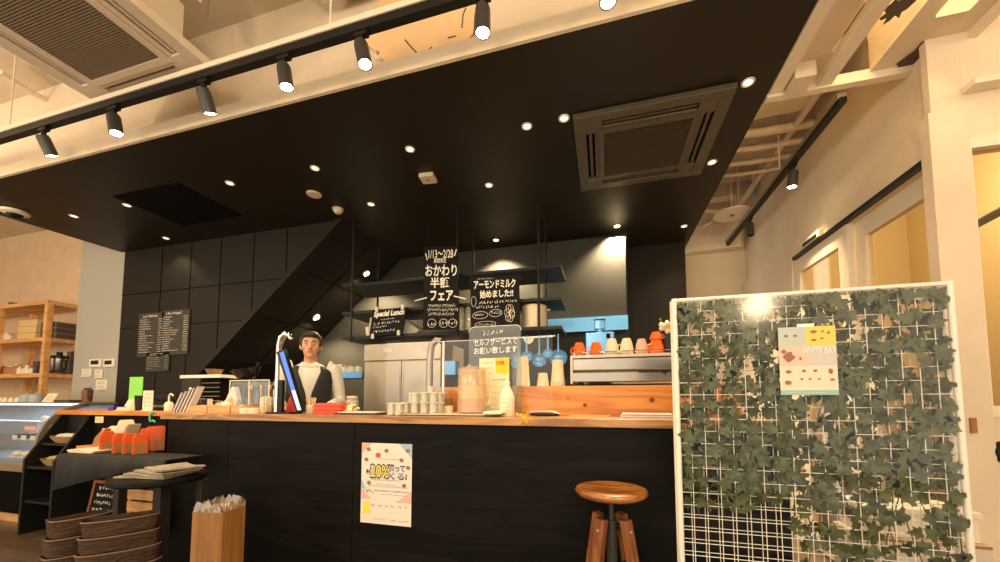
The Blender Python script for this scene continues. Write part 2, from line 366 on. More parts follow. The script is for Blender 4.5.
# torn dark patches on the plaster of the bay
def blotch(name, c, r, axis, label, seed, col='darkpatch'):
    rn = random.Random(seed); pts = []
    for k in range(22):
        a = 2*math.pi*k/22; q = r*rn.uniform(0.55, 1.15); pts.append((c[0]+q*math.cos(a)*1.0, c[1]+q*math.sin(a)*0.7))
    return pts
M['darkpatch'] = mat('torn_plaster', (0.10, 0.07, 0.05), 0.9, bump=0.5)
pts = blotch('p', (0, 0), 0.13, 'x', '', 4)
q = PZ(915, 57, 3.02)
tag(MB().prism([(p[0]*0.6, p[1]*1.1) for p in pts], -0.004, 0.0, 'z').build('torn_plaster_patch', M['darkpatch'], loc=(q.x, q.y, 3.0195)), 'dark ragged patch of torn plaster on the upper right panel', 'patch')
pts = blotch('p', (0, 0), 0.10, 'x', '', 9); q = PZ(897, 8, 3.02)
tag(MB().prism([(p[0]*0.6, p[1]) for p in pts], -0.004, 0.0, 'z').build('torn_plaster_patch', M['darkpatch'], loc=(q.x, q.y, 3.0195)), 'dark ragged torn patch at the top edge beside the cream bay', 'patch')
M['lampcream'] = mat('lit_cream', (0.9, 0.75, 0.4), 0.6, emit=(1, 0.75, 0.3), es=0.5)
q = PZ(968, -6, 3.02)
tag(MB().box(-0.06, 0.06, -0.08, 0.08, -0.012, 0).build('light_strip', M['lampcream'], loc=(q.x, q.y, 3.0195)), 'short yellow glowing light strip on panel at top right', 'light')
# --- recessed downlights in the black ceiling
def downlight(name, lab, loc, e, on, grp, spot=95, tilt=(0,0,0)):
    t = thing(name, lab, 'downlight', loc, group=grp)
    MB().lathe([(0.024, 0.004), (0.025, -0.004), (0.034, -0.005), (0.036, 0.0)], 24).build('trim_ring', M['white'], t, smooth=True)
    MB().cyl(0.023, -0.002, 0.003, n=20).build('lens', M['bulb'] if on else M['bulbdim'], t)
    if e: lamp('downlight_light', 'SPOT', (loc[0], loc[1], loc[2]-0.02), e, size=0.03, spot=spot, rot=tilt)
    return t
spots = [(74,216,'nearest the dome camera'),(127,205,'at corner of the access hatch'),(166,238,'above left black wall'),(230,183,'right of the access hatch'),(315,168,'above the round sensor disc'),
 (410,149,'front of the square alarm box'),(489,185,'right of the square alarm box'),(371,204,'behind the domed detector'),(527,126,'left of the pair beside air conditioner'),(564,118,'right of the pair beside air conditioner'),
 (748,82,'front one at the right ceiling edge'),(712,162,'middle one at the right ceiling edge'),(684,226,'rear one at the right ceiling edge')]
for i, (px, py, l) in enumerate(spots):
    q = PZ(px, py, ZB)
    downlight('downlight', 'small round recessed downlight, ' + l, (q.x, q.y, ZB-0.001), 7 if py > 150 else 9, False, 'recessed downlights in the black ceiling', 110)
for px, py, l, e in ((496,240,'bright downlight over the kitchen shelf rack',170),(617,226,'bright downlight lighting the grey hood wall',200)):
    q = PZ(px, py, ZB); downlight('downlight', l, (q.x, q.y, ZB-0.001), e, True, 'bright kitchen lamps', 120)
sl = (sz1-sz0)/(sx1-sx0); ang = math.atan(sl)
for px, py, l, e in ((366,273,'bright lamp under sloped stair, upper one by the shelf rack',70),(316,317,'bright lamp under sloped stair, lower one above the barista',60)):
    # ray meets the stair underside plane z = sz0 + (x-sx0)*sl
    d = ray(px, py); k = (CAMZ - sz0 + sx0*sl) / (d.x*sl - d.z); q = Vector((d.x*k, d.y*k, CAMZ+d.z*k)); q += Vector((math.sin(ang), 0, -math.cos(ang)))*0.012
    t = thing('downlight', l, 'downlight', q, group='bright kitchen lamps', rot=(0, -ang, 0))
    MB().lathe([(0.030, 0.010), (0.031, -0.004), (0.046, -0.005), (0.048, 0.009)], 24).build('trim_ring', M['white'], t, smooth=True)
    MB().cyl(0.028, -0.002, 0.003, n=20).build('lens', M['bulb'], t)
    lamp('downlight_light', 'SPOT', q+Vector((0.01, 0, -0.03)), e, size=0.03, spot=140)
# --- access hatch, round disc, domed detector, square alarm box, dome camera, seam
q1, q2, q3 = PZ(112,196,ZB), PZ(173,180,ZB), PZ(215,210,ZB)
tag(MB().box(q1.x, q2.x, q1.y, q3.y+0.15, ZB-0.004, ZB-0.0005).box(q1.x+0.02, q2.x-0.02, q1.y+0.02, q3.y+0.13, ZB-0.007, ZB-0.004).build('access_hatch', M['groove']), 'square flush access hatch in the black ceiling at left', 'hatch')
q = PZ(314,194,ZB); tag(MB().lathe([(0.0001, -0.012), (0.055, -0.012), (0.062, -0.006), (0.062, -0.0005)], 28).build('ceiling_disc', M['acwhite'], loc=(q.x,q.y,ZB), smooth=True), 'flat round white sensor disc on the black ceiling', 'sensor')
q = PZ(338,209,ZB); t = thing('heat_detector', 'small domed white detector behind the round disc on black ceiling', 'detector', (q.x,q.y,ZB))
MB().cyl(0.052, -0.012, -0.0005, n=24).build('base', M['acwhite'], t); MB().lathe([(0.0001,-0.045),(0.025,-0.043),(0.036,-0.032),(0.040,-0.012)],20).build('dome', M['acwhite'], t, smooth=True)
q = PZ(428,176,ZB); t = thing('ceiling_alarm', 'square white alarm box on the black ceiling, with a dark sensor dot', 'alarm', (q.x,q.y,ZB), rz=0.1)
MB().box(-0.06,0.06,-0.055,0.055,-0.035,-0.0005).build('housing', M['acwhite'], t, bevel=0.006); MB().cyl(0.008,-0.038,-0.035,n=10).build('sensor', M['metalblack'], t)
q = PZ(15,211,ZB); t = thing('dome_camera', 'white dome security camera at left edge of the black ceiling', 'camera', (q.x,q.y,ZB))
MB().lathe([(0.085,-0.0005),(0.10,-0.006),(0.095,-0.025),(0.06,-0.035)],28).build('ring', M['white'], t, smooth=True)
MB().lathe([(0.058,-0.030),(0.05,-0.055),(0.03,-0.07),(0.0001,-0.076)],24).build('lens_dome', M['metalblack'], t, smooth=True)
# ---  ceiling cassette air conditioners
def cassette(name, label, loc, W, D, mp, mg, depth=0.05, body=0, slats=26, rz=0):
    t = thing(name, label, 'air conditioner', loc, rz=rz)
    w2, d2 = W/2, D/2; gi = 0.66; gw, gd = w2*gi, d2*gi
    p = MB()    # frame with four slot openings: built from bars
    so_, si_ = w2*0.84, w2*0.72; to_, ti_ = d2*0.84, d2*0.72
    z0, z1 = -depth, -0.001
    p.box(-w2, w2, -d2, -to_, z0, z1).box(-w2, w2, to_, d2, z0, z1).box(-w2, -so_, -to_, to_, z0, z1).box(so_, w2, -to_, to_, z0, z1)
    for sx in (-1, 1):
        for sy in (-1, 1):
            xa, xb = sorted((sx*so_, sx*gw*0.92)); ya, yb = sorted((sy*to_, sy*gd*0.92))
            p.box(xa, xb, ya, yb, z0, z1)
    xa = gw*0.92; ya = gd*0.92
    p.box(-xa, xa, -ti_, -gd, z0, z1).box(-xa, xa, gd, ti_, z0, z1).box(-si_, -gw, -ya, ya, z0, z1).box(gw, si_, -ya, ya, z0, z1)
    p.build('panel', mp, t, bevel=0.004)
    MB().box(-w2*0.97, w2*0.97, -d2*0.97, d2*0.97, -0.012, -0.001).build('slot_back', M['groove'], t)
    for s in (-1, 1):
        for nm, bx in (('louver', (-xa*0.97, xa*0.97, s*(ti_+to_)/2-0.010, s*(ti_+to_)/2+0.010)), ('louver', (s*(si_+so_)/2-0.010, s*(si_+so_)/2+0.010, -ya*0.97, ya*0.97))):
            MB().box(*bx, z0*0.8, z0*0.45).build(nm, mp, t)
    fr = MB(); g2 = 0.035
    fr.box(-gw, gw, -gd, -gd+g2, z0-0.006, z1).box(-gw, gw, gd-g2, gd, z0-0.006, z1).box(-gw, -gw+g2, -gd+g2, gd-g2, z0-0.006, z1).box(gw-g2, gw, -gd+g2, gd-g2, z0-0.006, z1)
    gr = fr.build('grille_frame', mp, t)
    s_ = MB().box(-gw+g2, gw-g2, -gd+g2, gd-g2, z0*0.75, z0*0.6)
    for k in range(slats):
        y = -gd+g2+(2*gd-2*g2)*(k+0.5)/slats; s_.box(-gw+g2, gw-g2, y-0.0035, y+0.0035, z0-0.002, z0*0.75)
    s_.build('grille', mg, gr)
    if body: MB().box(-w2*0.72, w2*0.72, -d2*0.72, d2*0.72, 0, body).build('housing', M['acwhite'], t)
    return t
q = PZ(652,137,ZB)
cassette('ceiling_air_conditioner', 'bronze square air conditioner panel recessed in the black ceiling', (0.30, 2.73, ZB), 0.92, 0.86, M['bronze'], M['bronze2'], 0.035, slats=30)
t = cassette('ceiling_air_conditioner', 'large white air conditioner cassette hanging under the slab, top left', (-2.60, 1.13, 3.13), 0.95, 0.86, M['acwhite'], M['acgrille'], 0.05, body=0.30, slats=44)
for x, y in ((-0.42,-0.38),(0.42,-0.38),(-0.42,0.38),(0.42,0.38)): MB().cyl(0.006, 0.30, ZS-3.13, (x, y, 0), 8).build('hanger_rod', M['steelr'], t)
# --- lighting track with spotlights
ZT = 2.98; TA, TB = PZ(0,141,ZT), PZ(470,1,ZT); yT = (TA.y+TB.y)/2
t = thing('lighting_track', 'long black lighting track under a white rail along the bar front', 'track', (0, yT, ZT))
MB().box(-5.2, 1.2, -0.018, 0.022, 0.0, 0.042).build('track', M['metalblack'], t)
MB().box(-5.2, 1.2, -0.024, 0.024, 0.0425, 0.072).build('rail', M['white'], t)
for x in (-3.9, PZ(332, 30, ZT+0.08).x, 0.6):
    MB().cyl(0.005, 0.0725, ZS-ZT, (x, 0, 0), 8).build('hanger_rod', M['white'], t)
lamp('bay_light', 'POINT', (1.22, 1.7, 3.3), 7, (1, 0.80, 0.45), 0.05)
def spotlight(lab, top, rot, e, on=True, grp='spotlights on the front track', zang=0, length=0.105):
    t = thing('track_spotlight', lab, 'spotlight', top, group=grp, rz=zang)
    MB().box(-0.035, 0.035, -0.014, 0.014, -0.022, -0.001).cyl(0.013, -0.045, -0.02, n=12).build('adapter', M['metalblack'], t)
    MB().cyl(0.006, -0.07, -0.045, n=10).build('stem', M['metalblack'], t)
    rm = Matrix.Translation((0, 0, -0.068)) @ Euler(rot).to_matrix().to_4x4()
    h = MB().lathe([(0.0001, 0.015), (0.030, 0.015), (0.034, 0.0), (0.034, -length), (0.029, -length), (0.029, -length+0.02), (0.0001, -length+0.02)], 28, m=rm).build('lamp_head', M['spotblack'], t, smooth=True)
    MB().cyl(0.0285, -length+0.003, -length+0.012, n=20, m=rm).build('lens', M['bulb'] if on else M['groove'], h)
    if on:
        p = Vector(top) + (Matrix.Rotation(zang, 4, 'Z') @ rm @ Vector((0, 0, -length-0.01)))
        lamp('spotlight_light', 'SPOT', p, e, size=0.03, rot=(Matrix.Rotation(zang, 3, 'Z') @ Euler(rot).to_matrix()).to_euler(), spot=75, blend=0.8)
    return t
M['spotblack'] = mat('spot_black', (0.035, 0.033, 0.028), 0.45)
SPX = [(2,150,'at far left edge of photo',(0.25,-0.5)),(52,128,'second from the left edge',(0.45,0.0)),(121,107,'in front of the air conditioner corner',(0.05,-0.22)),(209,80,'below the right side of air conditioner',(0.45,0.05)),(289,57,'fifth along from the left',(0.05,-0.16)),(365,34,'left of the bare plaster patch',(0.0,-0.24)),(486,3,'right of the bare plaster patch, straight down',(0.0,0.0))]
for px, py, l, (rx, ry) in SPX:
    x = PZ(px, py+4, ZT).x
    spotlight('black cylinder track spotlight, ' + l, (x, yT, ZT), (rx, ry, 0), 20)
spotlight('black cylinder track spotlight at top centre, mostly out of frame', (P(608, 0, yT).x, yT, ZT), (0, 0, 0), 24, length=0.12)
# second track, right
A2, B2 = PZ(838,103,3.0), PZ(727,250,3.0); X2 = (A2.x+B2.x)/2; y2a, y2b = A2.y, 4.9
t = thing('lighting_track', 'short black lighting track on the right, running into the depth', 'track', (X2, y2a, 3.0))
MB().box(-0.018, 0.018, 0, y2b-y2a, 0.0, 0.035).build('track', M['metalblack'], t)
MB().box(-0.024, 0.024, 0.01, y2b-y2a, 0.0355, 0.065).build('rail', M['steelr'], t)
for y in (0.85, 1.9): MB().cyl(0.005, 0.065, ZS-3.0, (0, y, 0), 8).build('hanger_rod', M['white'], t)
q = PXX(793, 165, X2); spotlight('black track spotlight glowing on the right hand track', (X2, q.y, 3.0), (0.12, -0.05, 0), 70, grp='spotlights on the right track', zang=math.pi/2)
q = PXX(750, 222, X2); spotlight('unlit black spotlight at the far end of right hand track', (X2, q.y, 3.0), (0.0, 0.0, 0), 0, on=False, grp='spotlights on the right track', zang=math.pi/2)
# white round plate under the ceiling, right
q = PZ(732, 214, 3.1); t = thing('ceiling_plate', 'large flat white round plate hanging beside the right black ceiling edge', 'plate', (q.x, q.y, 3.1))
MB().lathe([(0.0001,-0.012),(0.165,-0.012),(0.17,-0.006),(0.17,0.004),(0.0001,0.004)], 40).build('plate', M['acwhite'], t, smooth=True)
MB().cyl(0.02, -0.02, -0.012, n=14).build('centre_cap', M['acgrille'], t); MB().cyl(0.008, 0.004, ZS-3.1, n=8).build('hanger_rod', M['white'], t)
# pipes and ducts of the open ceiling, right
M['pipe'] = mat('painted_pipe', (0.66, 0.53, 0.37), 0.6, vary=0.06)
def pipe(lab, pts, r, name='ceiling_pipe', grp='painted pipes under the slab'):
    return tag(MB().tube(pts, r, 12).build(name, M['pipe'], smooth=True), lab, 'pipe', grp)
Zp = 3.45
for k, (y, lab) in enumerate(((2.95,'front cream pipe of the bundle over right walkway'),(3.12,'second cream pipe of the bundle over right walkway'),(3.3,'third cream pipe of the bundle over right walkway'),(3.45,'rear thin pipe of the bundle over right walkway'))):
    pipe(lab, [(1.0, y+0.45, Zp-0.05-0.02*k), (1.3, y+0.48, Zp-0.05-0.02*k), (1.64, y+0.47, Zp-0.05-0.02*k)], 0.035-0.006*k)
pipe('cream pipe with elbow running back over right walkway', [(1.08, 3.5, 3.35), (1.08, 4.3, 3.32), (1.10, 4.5, 3.30), (1.35, 4.62, 3.30), (1.58, 4.62, 3.30)], 0.022)
pipe('thin cream pipe dropping near the right rear wall', [(1.38, 4.3, 3.68), (1.38, 4.3, 3.25), (1.36, 4.32, 3.2), (1.1, 4.6, 3.15)], 0.014)
pipe('cream pipe running lengthwise close to the right partition', [(1.52, 2.7, 3.4), (1.52, 4.9, 3.4)], 0.028)
tag(MB().rbox(-0.25, 0.25, -0.28, 0.28, 0, 0.28, 0.08).build('air_duct', M['pipe'], loc=(1.28, 3.0, 3.41), bevel=0.02), 'boxy cream air duct under the slab beyond the light frame', 'duct')
tag(MB().box(1.0, 1.6, 4.55, 4.68, 3.45, 3.6).build('ceiling_beam', M['slab']), 'cream concrete beam over the far end of right walkway', 'beam')
# exit sign box / closer on the partition
q = PXX(814, 240, XD); t = thing('door_sensor', 'small white sensor box with dark window above the sliding doors', 'sensor', (XD-0.001, q.y, q.z))
MB().box(-0.03, 0, -0.13, 0.13, -0.02, 0.035).build('housing', M['white'], t, bevel=0.004); MB().box(-0.034, -0.03, -0.10, 0.10, -0.015, 0.012).build('window', M['metalblack'], t)
# bare plaster patch on the soffit front wall, left part of the slab
M['bare'] = mat('bare_plaster', (0.78, 0.52, 0.28), 0.9, bump=0.8, bs=9, vary=0.12, vs=4)
pl = [(393,40),(413,8),(428,-14),(512,-40),(520,4),(515,30),(505,42),(480,50),(462,54),(440,62),(424,66),(408,50)]
pl = [(px-36 if px > 500 else px-36, py) for px, py in pl]
pts = [P(px, py, YF+0.029) for px, py in pl]
mbp = MB().prism([(p.x, min(p.z, ZS-0.01)) for p in pts], YF+0.012, YF+0.029, 'y')
t = tag(mbp.build('bare_plaster_patch', M['bare'], bevel=0.006), 'rough orange bare plaster patch with cracked edges above the black ceiling front', 'patch')
g = MB(); cr = [[(405,40),(412,48),(418,54),(426,52),(432,47)],[(462,28),(463,15),(466,8)],[(474,34),(475,14)],[(448,38),(456,36)]]
for c in cr: g.tube([P(x-0, y, YF+0.012) for x, y in c], 0.004, 5)
g.build('crack', M['darkpatch'], t)
q = P(380, 56, YF+0.03); t = thing('wall_sprinkler', 'small round white sprinkler rosette beside the plaster patch', 'sprinkler', (q.x, YF+0.029, q.z))
MB().lathe([(0.0001, 0.014),(0.03,0.012),(0.036,0.0)], 20, m=Matrix.Rotation(math.pi/2,4,'X')).build('rosette', M['white'], t, smooth=True)
MB().lathe([(0.0001, 0.03),(0.008,0.028),(0.008,0.012)], 10, m=Matrix.Rotation(math.pi/2,4,'X')).build('nozzle', M['steelr'], t, smooth=True)
# slab beams and a wrapped pipe near the white air conditioner
tag(MB().box(-3.0, -2.8, 0.0, 1.7, 3.52, 3.69).build('ceiling_beam', M['slab']), 'cream slab beam above the white air conditioner', 'beam')
tag(MB().prism([(0.0,0.0),(0.45,0.0),(0.32,0.18),(0.12,0.18)], -0.8, 1.0, 'y').build('ceiling_beam', M['slab'], loc=(-1.55, 0.7, 3.51)), 'tapered cream slab beam left of the white hanging rod', 'beam')
tag(MB().tube([(-1.98, 1.28, 3.69), (-1.97, 1.3, 3.5), (-1.95, 1.3, 3.42), (-1.93, 1.3, 3.36)], [0.05, 0.055, 0.045, 0.035], 14).tube([(-1.93, 1.3, 3.36), (-1.93, 1.3, 3.2)], 0.008, 8).build('wrapped_pipe', M['pipe'], smooth=True), 'lumpy cream wrapped pipe hanging right of the air conditioner', 'pipe')
tag(MB().tube([PZ(0,72,3.6), PZ(30,92,3.6), PZ(60,106,3.6)], 0.02, 10).build('ceiling_pipe', M['white'], smooth=True), 'bright cream pipe left of the white air conditioner', 'pipe')
# ================================================================ BAR COUNTER
ZC = 1.10
def XA(px, Y, py=405): return P(px, py, Y).x
def mpp(px, Y): return Y / ray(px, 400).y / F
def WX(px, Y, n): return n * Y / (F * ray(px, 400).y ** 2)
def HH(px, Y, n): return n * mpp(px, Y)
def DD(px, Y, n):
    c = 1 / math.sqrt(1 + ((px - CX) / F) ** 2); return n * mpp(px, Y) * c
YC0, YC1 = 2.0, 2.45
CL, CRr = -3.14, 0.83
t = thing('bar_counter', 'long black stained wooden bar counter with light wood top', 'counter', (0, 0, 0))
MB().box(CL, CRr, YC0, YC1, ZC-0.043, ZC).build('countertop', M['counterwood'], t, bevel=0.003)
c = MB(); xs = [CL+0.02, XA(230, 2.03), XA(355, 2.03), CRr-0.02]
for i in range(3): MB().box(xs[i]+0.002, xs[i+1]-0.002, YC0+0.03, YC0+0.055, 0.0, ZC-0.044).build('front_panel', M['blackwood'], t)
MB().box(CL+0.02, CRr-0.02, YC0+0.056, YC1-0.01, 0.0, ZC-0.05).build('body', M['groove'], t)
MB().box(CL+0.018, CL+0.04, YC0+0.03, YC1-0.01, 0, ZC-0.044).build('end_panel', M['blackwood'], t)
# knotted orange board along the back of the counter
M['knot'] = mat('knot', (0.20, 0.05, 0.01), 0.5)
t = thing('backboard', 'orange knotted wooden board standing along the back of the bar', 'board', (0, 0, 0))
bx0, bx1 = XA(322, 2.46), 0.76
zb1 = P(560, 386, 2.46).z
MB().box(XA(440, 2.46), bx1, 2.455, 2.485, ZC, zb1).box(bx0, XA(440, 2.46), 2.455, 2.485, ZC, ZC+0.012).build('board', M['orangewood'], t)
for px, py, r in ((652, 400, 0.016), (585, 405, 0.013), (568, 398, 0.006)):
    q = P(px, py, 2.455); MB().lathe([(0.0001, 0), (r*0.5, 0.0006), (r, 0.0)], 16, m=Matrix.Translation((q.x, 2.4545, q.z)) @ Matrix.Rotation(math.pi/2, 4, 'X')).build('knot', M['knot'], t)
MB().box(XA(440, 2.46), bx1, 2.4855, 2.93, zb1-0.03, zb1-0.001).build('rear_shelf', M['orangewood'], t)
MB().box(XA(440, 2.46), bx1, 2.90, 2.93, 0, zb1-0.031).build('rear_panel', M['blackwood'], t)

# ---- paper cups, stacked upside down behind the board
M['cream_cup'] = mat('cream_cup', (0.85, 0.72, 0.48), 0.6)
def cupstack(px, base, top, n, w, lab, Y=2.58):
    z0 = P(px, base, Y).z; z0 = max(z0, zb1)
    h = HH(px, Y, base-top); r = DD(px, Y, w)/2
    t = thing('paper_cup_stack', lab, 'paper cups', (XA(px, Y), Y, zb1), group='upturned paper cup stacks')
    H = P(px, top, Y).z - zb1
    MB().lathe([(r, 0.0), (r*1.04, 0.004), (r, 0.008), (r*0.74, H), (0.0001, H)], 24).build('paper_cup', M['cream_cup'], t, smooth=True)
    for k in range(1, n): MB().lathe([(r*1.0, 0.010*k), (r*1.05, 0.010*k+0.004), (r*1.0, 0.010*k+0.008)], 24).build('cup_rim', M['cream_cup'], t, smooth=True)
cupstack(523, 388, 357, 2, 14, 'tall cream paper cup stack directly right of the menu stand')
cupstack(543, 388, 373, 1, 12, 'single low cream paper cup between two taller stacks')
cupstack(558, 388, 360, 4, 14, 'tall cream paper cup stack nearest the espresso machine')
# ---- espresso machine, rear side facing the room
YE = 2.62
ex0, ex1 = XA(572, YE), XA(705, YE); ez0, ez1 = zb1, P(620, 354, YE).z
t = thing('espresso_machine', 'wide stainless steel espresso machine behind the orange board', 'coffee machine', ((ex0+ex1)/2, YE, zb1))
w2 = (ex1-ex0)/2; H = ez1-ez0
MB().prism([(0.0, 0.03), (0.0, H*0.45), (0.03, H*0.52), (0.03, H-0.02), (0.30, H-0.02), (0.30, 0.03)], -w2, w2, 'x').build('body', M['steel'], t, bevel=0.006)
MB().box(-w2-0.008, w2+0.008, 0.005, 0.31, H-0.019, H).build('cup_tray', M['steelr'], t)
MB().tube([(-w2, 0.005, H+0.02), (w2, 0.005, H+0.02)], 0.004, 8).build('cup_rail', M['chrome'], t)
for x in (-w2+0.02, -0.02, w2-0.02): MB().cyl(0.0035, H-0.001, H+0.02, (x, 0.005, 0), 8).build('rail_post', M['chrome'], t)
for s in (-1, 1):
    MB().box(s*w2-0.008, s*w2+0.008, -0.004, 0.30, 0.02, H-0.02).build('side_panel', M['steelr'], t)
    for y in (0.04, 0.26): MB().cyl(0.018, 0, 0.03, (s*(w2-0.05), y, 0), 12).build('foot', M['metalblack'], t)
MB().box(0.02, w2*0.97, -0.012, -0.001, H*0.42, H*0.47).prism([(0.16, H*0.42), (0.20, H*0.42), (0.18, H*0.36)], -0.012, -0.001, 'y').build('trim_strip', M['metalblack'], t)
# ---- cups upside down on top of the machine
M['orange'] = mat('orange_ceramic', (0.90, 0.14, 0.01), 0.25, coat=0.4)
M['whitecup'] = mat('cream_ceramic', (0.82, 0.72, 0.52), 0.25, coat=0.4)
M['pink'] = mat('pink_ceramic', (0.85, 0.45, 0.36), 0.25, coat=0.4)
def mug(px, w, h, m, lab, z=None, Y=YE+0.09, ang=2.6, up=False, extra=0):
    r = DD(px, Y, w)/2; z0 = zb1+H if z is None else z; hh = HH(px, Y, h)
    t = thing('coffee_cup', lab, 'cup', (XA(px, Y), Y+extra, z0), group='upturned cups on the espresso machine')
    MB().lathe([(r*0.93, 0), (r, 0.004), (r*1.0, hh*0.3), (r*0.88, hh*0.62), (r*0.66, hh*0.92), (r*0.62, hh*0.95), (r*0.60, hh), (r*0.50, hh), (r*0.48, hh*0.97), (0.0001, hh*0.97)], 28).build('body', m, t, smooth=True)
    ca, sa = math.cos(ang), math.sin(ang); pts = []
    for k in range(9):
        a = -math.pi/2 + math.pi*k/8; rr = r*0.90 + r*0.42*math.cos(a); pts.append((rr*ca, rr*sa, hh*0.42+hh*0.26*math.sin(a)))
    MB().tube(pts, 0.004, 8).build('handle', m, t, smooth=True)
    return z0+hh
mug(580, 13, 14, M['orange'], 'orange upturned cup at the left end of the espresso machine', ang=3.0)
mug(597, 13, 14, M['orange'], 'orange upturned cup, second from the left end', ang=3.4)
mug(613, 14, 17, M['whitecup'], 'cream upturned cup directly right of the two orange cups', ang=0.9)
mug(628, 14, 17, M['whitecup'], 'cream upturned cup directly left of the pink cup', ang=3.1)
mug(643, 13, 16, M['pink'], 'pink upturned cup on the espresso machine', ang=0.6)
zt = mug(658, 16, 15, M['orange'], 'orange cup under another orange cup at right of machine', ang=3.3)
mug(658, 13, 8, M['orange'], 'orange cup stacked on top of another orange cup', z=zt-0.002, ang=0.2)
# ---- vase with flowers
M['flower'] = mat('pale_flower', (0.80, 0.80, 0.55), 0.6); M['leafy'] = mat('leaf_green', (0.10, 0.22, 0.04), 0.5); M['yellow'] = mat('yellow_flower', (0.75, 0.80, 0.10), 0.6)
Y = YE+0.12; x = XA(670, Y); t = thing('flower_vase', 'dark vase with pale yellow flowers beside the stacked orange cups', 'vase', (x, Y, zb1+H))
MB().shell([(0.032, 0), (0.042, 0.05), (0.040, 0.10), (0.032, 0.13)], 20).build('vase', M['charcoal'], t, smooth=True)
fl = MB(); rn = random.Random(3)
for k in range(26):
    a = rn.uniform(0, 6.28); r = rn.uniform(0, 0.055); fl.ball((r*math.cos(a), r*math.sin(a), 0.155+rn.uniform(0, 0.07)), rn.uniform(0.010, 0.018), 8, 5)
fl.build('flower', M['flower'], t, smooth=True)
MB().ball((0.02, -0.05, 0.15), 0.018, 8, 6).ball((0.035, -0.045, 0.165), 0.014, 8, 6).build('flower', M['yellow'], t, smooth=True)
MB().tube([(0, 0, 0.03), (-0.01, 0, 0.16), (-0.045, -0.01, 0.24)], 0.003, 6).ball((-0.047, -0.01, 0.243), 0.008, 8, 5).tube([(0.0, 0.01, 0.03), (0.02, 0.0, 0.18)], 0.003, 6).build('stem', M['leafy'], t)

# ---- acrylic guard and the rounded clear notice
gx0, gx1 = XA(385, 2.40), XA(553, 2.40); gz0, gz1 = ZC, P(470, 340, 2.40).z
M['acryledge'] = mat('acrylic_edge', (0.85, 0.88, 0.86), 0.3)
t = thing('acrylic_screen', 'clear acrylic sneeze guard standing at the back of the counter', 'screen', (0, 2.40, ZC))
MB().box(gx0, gx1, 0, 0.004, 0.001, gz1-gz0-0.004).build('sheet', M['glass'], t)
MB().box(gx0, gx1, -0.001, 0.005, gz1-gz0-0.004, gz1-gz0).build('top_edge', M['acryledge'], t)
xq = XA(443, 2.40); MB().box(xq-0.006, xq+0.006, -0.006, 0.010, 0.0, gz1-gz0).build('joint_post', M['acryledge'], t)
for x in (gx0+0.1, xq, gx1-0.1): MB().box(x-0.02, x+0.02, -0.02, 0.03, 0.0, 0.006).build('base_foot', M['acryledge'], t)
M['whitepaint'] = mat('white_marker', (0.92, 0.92, 0.88), 0.6, emit=None)
a_, b_2 = P(469, 333, 2.385), P(521, 412, 2.385); x0, x1 = a_.x, P(521, 333, 2.385).x; z1 = P(495, 326, 2.385).z
t = thing('acrylic_notice', 'rounded clear acrylic notice with white handwritten Japanese lines', 'sign', ((x0+x1)/2, 2.385, ZC))
w_ = (x1-x0)/2; h_ = z1-ZC; r_ = 0.035; po = []
for cx, cz, a0 in ((w_-r_, h_-r_, 0), (-w_+r_, h_-r_, 90)):
    for k in range(6): a = R(a0+18*k); po.append((cx+r_*math.cos(a), cz+r_*math.sin(a)))
po += [(-w_, 0.002), (w_, 0.002)]
M['acrylic2'] = glass('notice_acrylic', (0.88, 0.90, 0.88), 0.06, 0.05, alpha=0.05, milk=(0.7, 0.72, 0.68))
MB().prism(po, 0, 0.004, 'y').build('sheet', M['acrylic2'], t)
MB().tube([(p[0], 0.002, p[1]) for p in po[:12]], 0.0025, 6).build('edge', M['acryledge'], t)
l = MB(); zz = lambda y: P(495, y, 2.385).z-ZC
put_text(l, 'セルフサービスで', -w_*0.80, w_*0.86, zz(345.5), zz(338), -0.001, 0.012, skew=0.006)
put_text(l, 'お願い致します', -w_*0.80, w_*0.86, zz(354), zz(347), -0.001, 0.02, skew=0.006)
scribble(l, -w_*0.45, w_*0.35, zz(335), zz(330)-zz(335), -0.001, 3)
l.build('lettering', M['whitepaint'], t)
# ---- counter objects, from the right
M['paperstack'] = mat('white_paper', (0.80, 0.76, 0.72), 0.7); M['lav'] = mat('grey_lilac', (0.45, 0.38, 0.42), 0.6)
Y = 2.25; x = XA(646, Y); W = WX(646, Y, 53)
t = thing('menu_pile', 'pile of pale menu sheets on the right end of the counter', 'menus', (x, Y, ZC), rz=-0.03)
for k in range(4): MB().box(-W/2+0.004*k, W/2-0.003*k, -0.08, 0.10, 0.006*k, 0.006*k+0.005).build('menu_sheet', M['paperstack'] if k % 2 else M['lav'], t)
tag(MB().box(-WX(588,2.3,40)/2, WX(588,2.3,40)/2, -0.04, 0.05, 0, 0.008).build('wooden_strip', M['boxwood'], loc=(XA(590, 2.3), 2.3, ZC)), 'thin flat light wood strip left of the menu pile', 'board')
